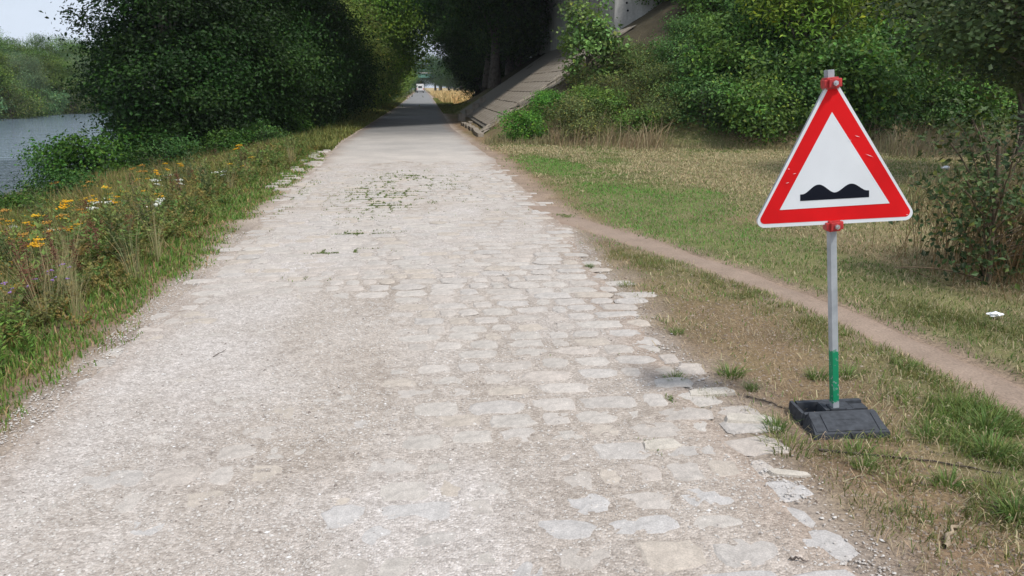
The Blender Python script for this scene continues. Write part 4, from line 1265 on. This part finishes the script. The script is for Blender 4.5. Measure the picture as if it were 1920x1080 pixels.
# leafy filler mass between them
fm = G()
protoA = herb(.34, 4, (.14, .22, .05), .08, .35, 30, .16)[1].arr()
protoB = herb(.26, 4, (.21, .20, .06), .07, .4, 30, .16)[1].arr()
for i in range(1350):
    x, y = verge_pt(.45, 6.5, 4.0, 24) if i < 1100 else verge_pt(.7, 2.6, 4.4, 10)
    V, F, C = protoA if i % 3 == 0 else protoB
    a = rng.uniform(0, 6.28); s = rng.uniform(.8, 1.7); dd = float(xl(y)) - x
    s *= float(np.interp(dd, [.4, 1.2], [.35, 1])) 
    Q = np.stack([V[:, 0] * math.cos(a) - V[:, 1] * math.sin(a), V[:, 0] * math.sin(a) + V[:, 1] * math.cos(a), V[:, 2]], 1) * s
    fm.add(Q + np.array([x, y, hz(x, y)]), F, np.clip(C * rng.uniform(.7, 1.25) * np.array([rng.uniform(.8, 1.3), 1, 1]), 0, 1))
o = fm.build('verge_weeds', M_grass); tag(o, kind='stuff')

# tufts of grass on the right verge
tufts = []
for k in range(3):
    gq = clump(110, [.13, .10, .16][k], .005, [(.15, .22, .055), (.19, .22, .07), (.13, .20, .05)][k], [.07, .10, .06][k], (.2, 1.3))
    o = gq.build('grass_tuft', M_grass); tag(o, 'green grass tuft', 'grass tuft'); tufts.append(o)
tl = [(1370, 700, 1.1, 'spiky green grass tuft standing alone between road edge and sign'), (1480, 835, 1.25, 'green grass tuft at the left front corner of the rubber base'), (1455, 800, .9, 'small grass tuft left of the rubber base'),
      (1610, 842, .9, 'grass tuft in front of the rubber base'), (1670, 860, 1.0, 'grass tuft right of the base front corner'), (1530, 705, .9, 'grass tuft just behind the pole foot on its left'), (1590, 700, 1.0, 'grass tuft just behind the pole foot on its right'),
      (1175, 530, .8, 'bright grass tuft at the road edge halfway down'), (1180, 790, .7, 'small tuft growing in the broken paving edge'), (1265, 705, .8, 'small tuft at the corner of the paving'), (1300, 752, .7, 'tuft beside the outermost edge slab'), (1410, 725, .6, 'thin tuft on the grey bare soil'),
      (1700, 685, .9, 'flat tuft between sign and footpath'), (1790, 750, 1.3, 'wide grass tuft right of the base toward the footpath'), (1850, 800, 1.4, 'grass tuft near the right edge below the footpath'), (1740, 815, 1.1, 'grass tuft right of the rubber base'), (1690, 900, 1.0, 'grass tuft below and right of the base'),
      (1860, 850, 1.3, 'bright grass tuft at the right edge'), (1780, 905, 1.0, 'thin grass tuft above the dead root'), (1880, 930, 1.2, 'dark grass tuft at the right edge near the bottom'), (1905, 970, 1.2, 'dark green tuft at the lower right corner'), (1620, 870, .8, 'sparse tuft left of the ragged grass strip'),
      (1560, 845, .8, 'short tuft below the base front edge'), (1105, 495, .6, 'tiny tuft on the sandy patch beside the road'), (1270, 620, .7, 'low tuft on the dry verge beside the paving'), (1330, 735, .6, 'small green tuft beside the grey soil patch')]
for i, (px, py, s, lab) in enumerate(tl):
    x, y = g(px, py + 6)
    src = tufts[i % 3]
    if i < 3: o = src
    else: o = src.copy(); sc.collection.objects.link(o)
    o.location = (x, y, hz(x, y) - .005); o.rotation_euler = (0, 0, rng.uniform(0, 6.28)); o.scale = (s, s, s * .62)
    o['label'] = lab; o['group'] = 'grass tufts right of the road'
# ridge of grass between road and footpath fork
rg = G()
for (x0, y0, x1, y1, N, hm, c) in [(1.95, 7.9, 2.75, 5.9, 5000, .05, (.22, .23, .08)), (2.75, 5.9, 3.0, 3.0, 6000, .055, (.20, .22, .07)), (2.2, 3.3, 3.1, 2.7, 5000, .06, (.17, .21, .06)), (1.9, 2.7, 2.6, 2.3, 3000, .05, (.17, .19, .06)), (2.7, 3.6, 3.1, 3.2, 3000, .08, (.15, .22, .05)), (3.7, 5.5, 4.6, 3.9, 6000, .06, (.17, .19, .06))]:
    t = rng.random(N); x = x0 + (x1 - x0) * t + rng.normal(0, .15, N); y = y0 + (y1 - y0) * t + rng.normal(0, .2, N)
    k = (rng.random(N) < sstep(.38, .58, fbm(x * 5, y * 5, 3))) & (path_d(x, y) > .16) & (x > xr(y) + .12)
    inb = ((x - 2.10) * math.cos(base_rot) + (y - 3.50) * math.sin(base_rot)); inc = (-(x - 2.10) * math.sin(base_rot) + (y - 3.50) * math.cos(base_rot))
    k &= ~((np.abs(inb) < .22) & (np.abs(inc) < .18))
    x, y = x[k], y[k]; n = len(x)
    rg.add(*blades(np.stack([x, y, H(x, y)], 1), hm * rng.uniform(.5, 1.4, n), .004, hdirs(n), rng.uniform(.3, 1.5, n), tint(c, n, .35, .25)))
o = rg.build('rough_grass', M_grass); tag(o, kind='stuff')

# ------------------------------------------------------------ bush at the right, litter, sticks
rbush = empty('briar_bush'); tag(rbush, 'brown and green half dry bush at the right edge beside the footpath', 'bush')
lv, c = make_crown([(0, 0, .45, .55, .6, .5), (-.2, 0, .95, .4, .4, .5), (.55, .3, .9, .7, .7, .9)], 95, 40, .06, (.06, .095, .03), spread=.15, asp=.6, yellow=.1)
wd = make_wood(1.5, .018, c, 34, col=(.16, .12, .08))
u = np.linspace(0, 1, 7)
for q in [(-.55, 0, 1.45), (-.75, .2, .9), (-.4, -.2, 1.2), (-1.1, -.3, .25)]:
    P = np.stack([q[0] * u ** 1.2, q[1] * u, q[2] * np.sin(u * 1.45)], 1); wd.add(*tube(P, np.linspace(.008, .003, 7), 4, (.12, .08, .05)))
    f = rng.random(34); Q = np.stack([np.interp(f, u, P[:, j]) for j in range(3)], 1) + rng.normal(0, .03, (34, 3))
    if q[2] > .5:
        V, F, C = leaves(Q, unit(rdir(34) + [0, 0, .6]), .065, .7, tint((.05, .08, .03), 34))
        lv = (np.concatenate([lv[0], V]), np.concatenate([lv[1], F + len(lv[0])]), np.concatenate([lv[2], C]))
KIDS[rbush.name] = [wd.build('stem', M_bark, rbush, smooth=True), G().add(*lv).build('foliage', M_leaf, rbush)]
n = 1100
P = rng.normal(0, 1, (n, 3)) * [.45, .45, 0] + [.7, .35, 0]; P[:, 2] = 0
KIDS[rbush.name].append(G().add(*blades(P, rng.uniform(.5, 1.5, n), .006, hdirs(n), rng.uniform(.1, 1.2, n), tint((.22, .15, .075), n, .35))).build('dead_stalks', M_grass, rbush))
x, y = g(1850, 530); rbush.location = (x, y, hz(x, y))

def crumple(px, py, s, lab):
    bm = bmesh.new(); bmesh.ops.create_icosphere(bm, subdivisions=2, radius=1)
    for v_ in bm.verts:
        k = 1 + rng.uniform(-.35, .35); v_.co = Vector((v_.co.x * s * 1.4 * k, v_.co.y * s * .9 * k, v_.co.z * s * .45 * k))
    o = bm_obj('paper_tissue', bm, M_tissue); x, y = g(px, py); o.location = (x, y, hz(x, y) + s * .35 + .02); o.rotation_euler = (0, 0, rng.uniform(-.4, .4))
    return tag(o, lab, 'litter')
crumple(1865, 597, .042, 'crumpled white tissue lying in the grass near the right edge')
crumple(1771, 318, .09, 'tiny white scrap of litter on the meadow right of the sign')
def stick(pts, r, lab, col=(.33, .26, .18), name='stick'):
    P = np.array([(*g(px, py), 0) for px, py in pts]); z = np.array([max(hz(q[0], q[1]), .008 if xl(q[1]) < q[0] < xr(q[1]) else -9) for q in P])
    P[:, 2] = z + r * .8 + .003
    k = np.linspace(0, len(P) - 1, 9)
    Q = np.stack([np.interp(k, np.arange(len(P)), P[:, j]) for j in range(3)], 1)
    Q[1:-1] += rng.normal(0, r * .6, (7, 3))
    a = 1 - .6 * np.linspace(0, 1, 9)
    o = G().add(*tube(Q, r * a * rng.uniform(.8, 1.2, 9), 6, col)).build(name, M_bark, smooth=True)
    return tag(o, lab, 'stick')
rt_ = stick([(1770, 1030), (1782, 1000), (1808, 984)], .012, 'gnarled dead root sticking up from the soil at lower right')
stick([(400, 672), (425, 658)], .0025, 'thin dark twig lying on the gravel at left', (.12, .09, .07), 'twig')
stick([(70, 603), (118, 582)], .010, 'pale dead stick in the weeds at left', (.45, .40, .34))
stick([(1480, 1052), (1515, 1058)], .005, 'short dark twig on the gravel at bottom right', (.10, .08, .07), 'twig')
stick([(1580, 905), (1622, 892)], .004, 'straight pale straw stalk on the soil below the sign', (.45, .38, .26), 'twig')
stick([(1535, 845), (1700, 860), (1800, 875), (1880, 890)], .006, 'long dark root running through the grass right of the sign base', (.07, .055, .045), 'root')
stick([(1400, 745), (1440, 755), (1475, 768)], .005, 'thin dark root on the bare soil left of the base', (.09, .075, .06), 'root')
stick([(1690, 500), (1790, 540)], .005, 'thin reddish bramble shoot on the grass left of the bush', (.18, .09, .05), 'bramble_shoot')

# edge stones beside the left verge further up
for i in range(26):
    y = 13.5 + i * .42; x = float(xl(y)) - rng.uniform(.02, .5)
    V, F, C = stone_geo(0, 0, rng.uniform(.2, .38), rng.uniform(.12, .22), .03, np.array((.47, .43, .385)) * rng.uniform(.9, 1.05))
    V[:14, 2] -= .03
    o = G().add(V, F, C).build('edge_stone', M_stone, road); o.location = (x, y, hz(x, y) * .3)
for p_ in [p for p in (list(HP['tansy']) + list(HP['yarrow']) + list(HP['dock']) + list(HP['mugwort']) + list(HP['fern']) + list(HP['thistle']) + list(HP['straw']))]:
    nm = p_.name.split('.')[0]
CAT = {'tansy_plant': 'wildflower', 'yarrow_plant': 'wildflower', 'dock_plant': 'weed', 'mugwort_plant': 'weed', 'goldenrod_plant': 'weed', 'knapweed_plant': 'wildflower', 'tall_grass_clump': 'grass clump'}
for o in sc.collection.objects:
    nm = o.name.split('.')[0]
    if nm in CAT and o.parent is None: o['category'] = CAT[nm]
    if '_proto' in o: del o['_proto']
for lst in [*HP.values(), shrubs, [treeA, treeB, treeC, treeD, ash, rt, pop]]:
    for p_ in lst:
        if p_.name not in PROTO_USED:
            for c in KIDS[p_.name]: bpy.data.objects.remove(c)
            bpy.data.objects.remove(p_)
